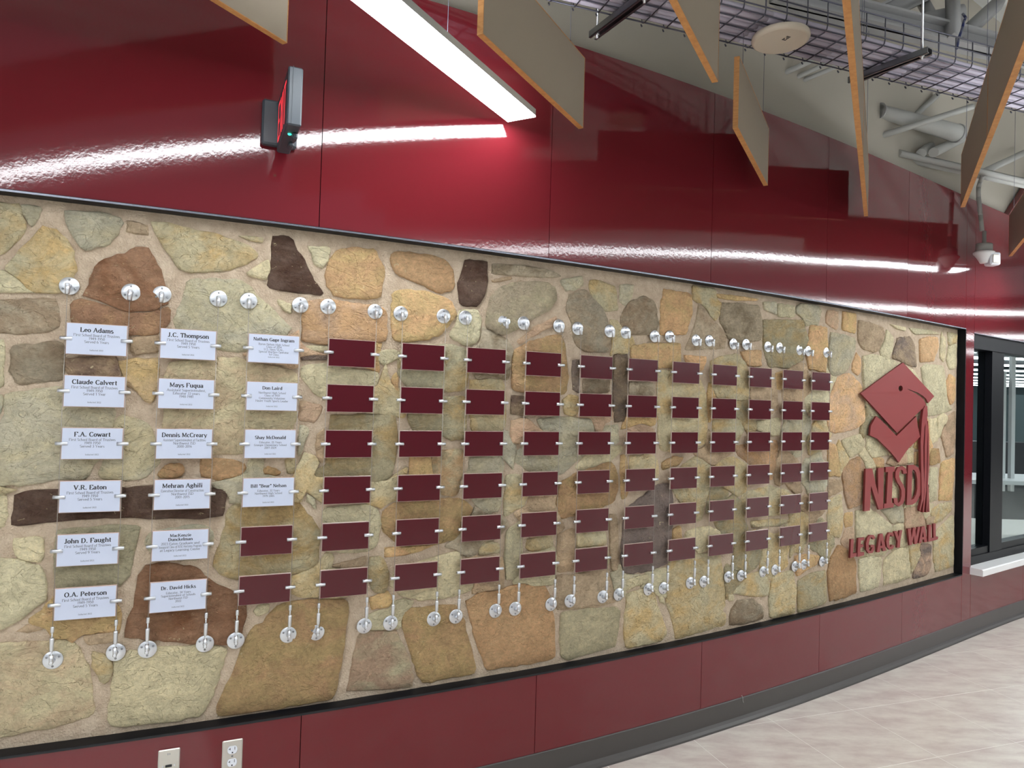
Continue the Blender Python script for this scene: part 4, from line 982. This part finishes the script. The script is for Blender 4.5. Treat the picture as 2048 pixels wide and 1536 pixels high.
for layer, n in ((0, 8),):
    for i in range(n):
        bm = bmesh.new(); y0 = .022+i*.0265+layer*.012; pts = []
        for k in range(9): pts.append((k*.4, y0+rr.uniform(-.003, .003),   .0175+rr.uniform(-.001, .002)))
        path_tube(bm, pts, .0115, n=7)
        o = bm_obj('network_cable', bm, CABLEM, None); o.matrix_world = Matrix.Translation(org) @ Matrix.Rotation(ta2, 4, 'Z')
        tag(o, 'white cable in the wire mesh tray, %s counted from the near side of the tray' % ['first', 'second', 'third', 'fourth', 'fifth', 'sixth', 'seventh', 'last'][i], 'cable', 'white cables in the tray')
# strut channels carrying the tray, with threaded rods
def strut(a, b, label):
    a = Vector((a.x, a.y, 0)); b = Vector((b.x, b.y, 0)); L_ = (b-a).length; ang = math.atan2((b-a).y, (b-a).x)
    t = thing('strut_channel', label, 'bracket', (a.x, a.y, EYE+TZ-.030), ang, 'tray support struts')
    bm = bmesh.new(); w = .018
    add_box(bm, (0, -w, .022), (L_, w, .025)); add_box(bm, (0, -w, 0), (L_, -w+.003, .022)); add_box(bm, (0, w-.003, 0), (L_, w, .022)); add_box(bm, (0, -w, 0), (L_, -w+.010, .003)); add_box(bm, (0, w-.010, 0), (L_, w, .003))
    local(bm_obj('channel', bm, STEELD, None), t)
    for x in (.03, L_-.03):
        bm = bmesh.new(); add_tube(bm, (x, 0, -.012), (x, 0, 1.3), .0045, n=8); local(bm_obj('threaded_rod', bm, STEEL, None), t)
        bm = bmesh.new(); add_tube(bm, (x, 0, .001), (x, 0, .012), .009, n=6); local(bm_obj('nut', bm, STEEL, None), t)
strut(at_z(1185, 78, TZ-.03), at_z(1300, -8, TZ-.03), 'dark slotted strut under the tray, left one near the top edge')
strut(at_z(1700, 168, TZ-.03), at_z(1860, 108, TZ-.03), 'dark slotted strut under the tray behind the edge-on board')
# round access point under the tray
p = at_z(1561, 84, 1.385); ap = thing('ceiling_disc', 'round cream coloured wireless disc fixed beneath the wire tray', 'ceiling device', (p.x, p.y, EYE+1.385), ta2)
bm = bmesh.new(); add_lathe(bm, [(.094, 0), (.102, .004), (.106, .012), (.104, .022), (.09, .028)], n=40); local(bm_obj('disc_shell', bm, PLASTIC, None), ap)
bm = bmesh.new()
for i in range(4):
    for j in range(3):
        if (i*j+i) % 3 != 1: add_box(bm, (-.008+j*.006, -.045+i*.008, -.0008), (-.0035+j*.006, -.0395+i*.008, .0004))
local(tag(bm_obj('printed_mark', bm, BLACKM, None), None, None, kind='stuff'), ap)
bm = bmesh.new(); add_box(bm, (-.03, -.02, .026), (.03, .02, .034)); local(bm_obj('tray_bracket', bm, STEELD, None), ap)

# ================================================================ roof steel, pipes and braces behind
def bar(parent, name, a, b, r, m=WHITEP, n=10):
    bm = bmesh.new(); add_tube(bm, a, b, r, n=n); return bm_obj(name, bm, m, parent)
def A(px, py, z): return at_z(px, py, z)
ja = A(1798, 306, 1.50); jb = A(2048, 362, 1.50)
jo = thing('roof_joist', 'white open-web roof joist at the far right, its bottom chord a pair of bars', 'roof joist', ja)
d = (jb-ja).normalized(); ext = jb+d*2.5
for off in (0, .055):
    o_ = Vector((d.y, -d.x, 0))*off
    bm = bmesh.new()
    pa, pb = ja-o_, ext-o_
    add_tube(bm, pa, pb, .021, n=4); bm_obj('bottom_chord', bm, WHITEP, jo)
bar(jo, 'web_bar', A(1842, 307, 1.52), A(1872, 282, 1.75), .028); bar(jo, 'web_bar', A(1867, 305, 1.52), A(1930, 274, 1.80), .028)
bar(jo, 'web_bar', A(1965, 345, 1.54), A(2060, 300, 1.9), .022)
bar(jo, 'web_bar', A(1930, 235, 2.0), A(2100, 170, 2.1), .04)
br = thing('crossed_brace', 'pair of white round brace bars crossing in front of the painted upper wall', 'brace', A(1765, 273, 1.6))
bar(br, 'brace_bar', A(1762, 272, 1.56), A(1945, 213, 1.75), .017); bar(br, 'brace_bar', A(1775, 281, 1.56), A(1875, 190, 1.95), .017)
br = thing('short_brace', 'pair of thin white bars just below the wire tray right of the disc', 'brace', A(1545, 172, 1.7))
bar(br, 'brace_bar', A(1540, 160, 1.62), A(1625, 120, 1.72), .013); bar(br, 'brace_bar', A(1557, 172, 1.62), A(1650, 128, 1.72), .011); bar(br, 'brace_bar', A(1569, 177, 1.62), A(1670, 134, 1.72), .011)
du = thing('round_duct', 'fat pale round duct running out of the painted upper wall', 'duct', A(1758, 222, 1.69))
a, b = A(1758, 222, 1.69), A(1912, 266, 1.69)
bm = bmesh.new(); add_tube(bm, a, b, .036, .052, n=24); bm_obj('duct_body', bm, WHITEP, du)
bm = bmesh.new(); q_ = (b-a).normalized(); add_tube(bm, b, b+q_*.02, .055, .055, n=24); add_tube(bm, a, a+q_*.014, .046, .040, n=24); bm_obj('duct_collar', bm, STRUCT, du)
# grey framing above the tray
fr = thing('roof_beam', 'grey steel roof beam seen through the top edge behind the tray', 'beam', A(1600, 5, 2.2))
def beam(parent, name, a, b, w, hgt, m=STRUCT):
    d = (b-a); L_ = d.length; q = d.to_track_quat('X', 'Z'); bm = bmesh.new()
    add_box(bm, (0, -w/2, -hgt/2), (L_, w/2, -hgt/2+.012)); add_box(bm, (0, -w/2, hgt/2-.012), (L_, w/2, hgt/2)); add_box(bm, (0, -.006, -hgt/2), (L_, .006, hgt/2))
    for v in bm.verts: v.co = q @ v.co + a
    return bm_obj(name, bm, m, parent)
beam(fr, 'main_member', A(1540, -14, 2.0), A(2100, 120, 2.0), .10, .10)
beam(fr, 'diagonal_member', A(1738, 38, 2.05), A(1850, -14, 2.3), .07, .09)
bar(fr, 'diagonal_member', A(1840, -6, 2.3), A(1886, 76, 2.0), .035, STRUCT, 4); bar(fr, 'diagonal_member', A(1914, 82, 2.0), A(1998, 5, 2.3), .04, STRUCT, 4)
bar(fr, 'vertical_member', A(1905, -5, 2.2), A(1907, 75, 1.95), .035, STRUCT, 4)
bar(fr, 'vertical_member', A(1662, -5, 2.2), A(1662, 24, 2.05), .03, STRUCT, 4)
pi = thing('grey_pipe', 'grey pipe crossing above the tray near the top right', 'pipe', A(1800, 52, 2.1))
bar(pi, 'pipe_run', A(1800, 54, 2.1), A(1926, 26, 2.15), .045, STRUCT, 16); bm = bmesh.new(); a = A(1812, 51, 2.1); b = A(1822, 49, 2.1); add_tube(bm, a, b, .055, n=16); bm_obj('pipe_clamp', bm, STEELD, pi)
bc = bmesh.new(); path_tube(bc, [A(1913, 97, 1.50), A(1918, 75, 1.58), A(1925, 55, 1.66), A(1928, 42, 1.70), A(1932, 36, 1.74), A(1926, 28, 1.80)], .0055, n=8)
o = bm_obj('blue_cable', bc, mat('blue_cable_jacket', srgb(28, 40, 92), rough=.4)); tag(o, 'dark blue cable looping down into the wire tray', 'cable')

# ================================================================ ceiling sensor on a bent conduit
P = Vector((2.96, 4.407, EYE+1.0096)); se = thing('security_sensor', 'white sensor with a cone and box lens hanging from a bent conduit by the window', 'sensor', P)
top = at_y(1964, 462, 4.407)
bm = bmesh.new(); pts = [top, at_y(1961, 430, 4.407), at_y(1957, 395, 4.407), at_y(1957, 375, 4.407), at_y(1961, 362, 4.40), at_y(1966, 350, 4.35)]
path_tube(bm, pts, .0135, n=10); bm_obj('conduit', bm, WHITEP, se)
bm = bmesh.new(); add_lathe(bm, [(.044, .016), (.047, .020), (.047, .058), (.040, .064), (.012, .066), (.012, top.z-P.z)], n=20); local(bm_obj('junction_cup', bm, WHITEP, None), se)
bm = bmesh.new(); add_lathe(bm, [(.022, -.060), (.030, -.045), (.050, -.012), (.060, 0), (.060, .008), (.050, .016)], n=24); local(bm_obj('mount_cone', bm, SILL, None), se)
bm = bmesh.new(); add_box(bm, (.010, -.05, -.078), (.075, .02, .004), bevel=.008); local(bm_obj('lens_box', bm, OUTLET, None), se)
bm = bmesh.new(); add_box(bm, (.020, -.056, -.066), (.060, -.049, -.012), bevel=.003); local(bm_obj('lens_window', bm, SSPLATE, None), se)

# ================================================================ plates low on the red panel
def wall_plate(name, label, cat, tl, tr):
    s0, z0 = on_wall(*tl, FACE-.004); s1, z1 = on_wall(*tr, FACE-.004); w = s1-s0; z = (z0+z1)/2
    h = w*1.64; t = thing(name, label, cat, W3((s0+s1)/2, z-h/2, FACE), th((s0+s1)/2))
    bm = bmesh.new(); add_box(bm, (-w/2, -.006, -h/2), (w/2, 0, h/2), bevel=.0025); local(bm_obj('cover_plate', bm, SSPLATE, None), t); return t, w, h
t, w, h = wall_plate('wall_outlet', 'steel plate with a white double socket low on the red panel', 'outlet', (445, 1483), (486, 1476.5))
for dz in (.2, -.2):
    bm = bmesh.new(); add_lathe(bm, [(w*.245, -.0055), (w*.245, -.008), (w*.22, -.009)], n=24, axis='Y'); 
    for v in bm.verts: v.co.z = max(-w*.19, min(w*.19, v.co.z))
    o = local(bm_obj('socket', bm, OUTLET, None), t); o.location = (0, 0, h*dz)
    for a, b in (((-.0075, -.0093, .0005), (-.006, -.0085, .0075)), ((.006, -.0093, .0005), (.0075, -.0085, .0095)), ((-.011, -.0093, .003), (-.0062, -.0085, .0046)), ((-.002, -.0093, -.0095), (.002, -.0085, -.0055))):
        bm = bmesh.new(); add_box(bm, a, b); q = local(bm_obj('slot', bm, BLACKM, None), o)
bm = bmesh.new(); add_lathe(bm, [(.003, -.005), (.003, -.0065), (.001, -.007)], n=12, axis='Y'); local(bm_obj('plate_screw', bm, STEELD, None), t)
t, w, h = wall_plate('data_plate', 'plain steel plate with one small video port low on the red panel', 'wall plate', (316.5, 1502), (360.5, 1494.5))
bm = bmesh.new(); add_box(bm, (-.009, -.0085, -.0035), (.009, -.0058, .0035), bevel=.0008); local(bm_obj('video_port', bm, BLACKM, None), t)
for x in (-.016, .016):
    bm = bmesh.new(); add_lathe(bm, [(.0022, -.005), (.0022, -.0075), (.001, -.008)], n=10, axis='Y'); o = local(bm_obj('port_screw', bm, STEEL, None), t); o.location = (x, 0, 0)
bm = bmesh.new()
for x in (-.003, .002): add_box(bm, (x-.0012, -.0064, h*.33), (x+.0012, -.0059, h*.33+.006))
local(tag(bm_obj('engraved_mark', bm, STEELD, None), None, None, kind='stuff'), t)
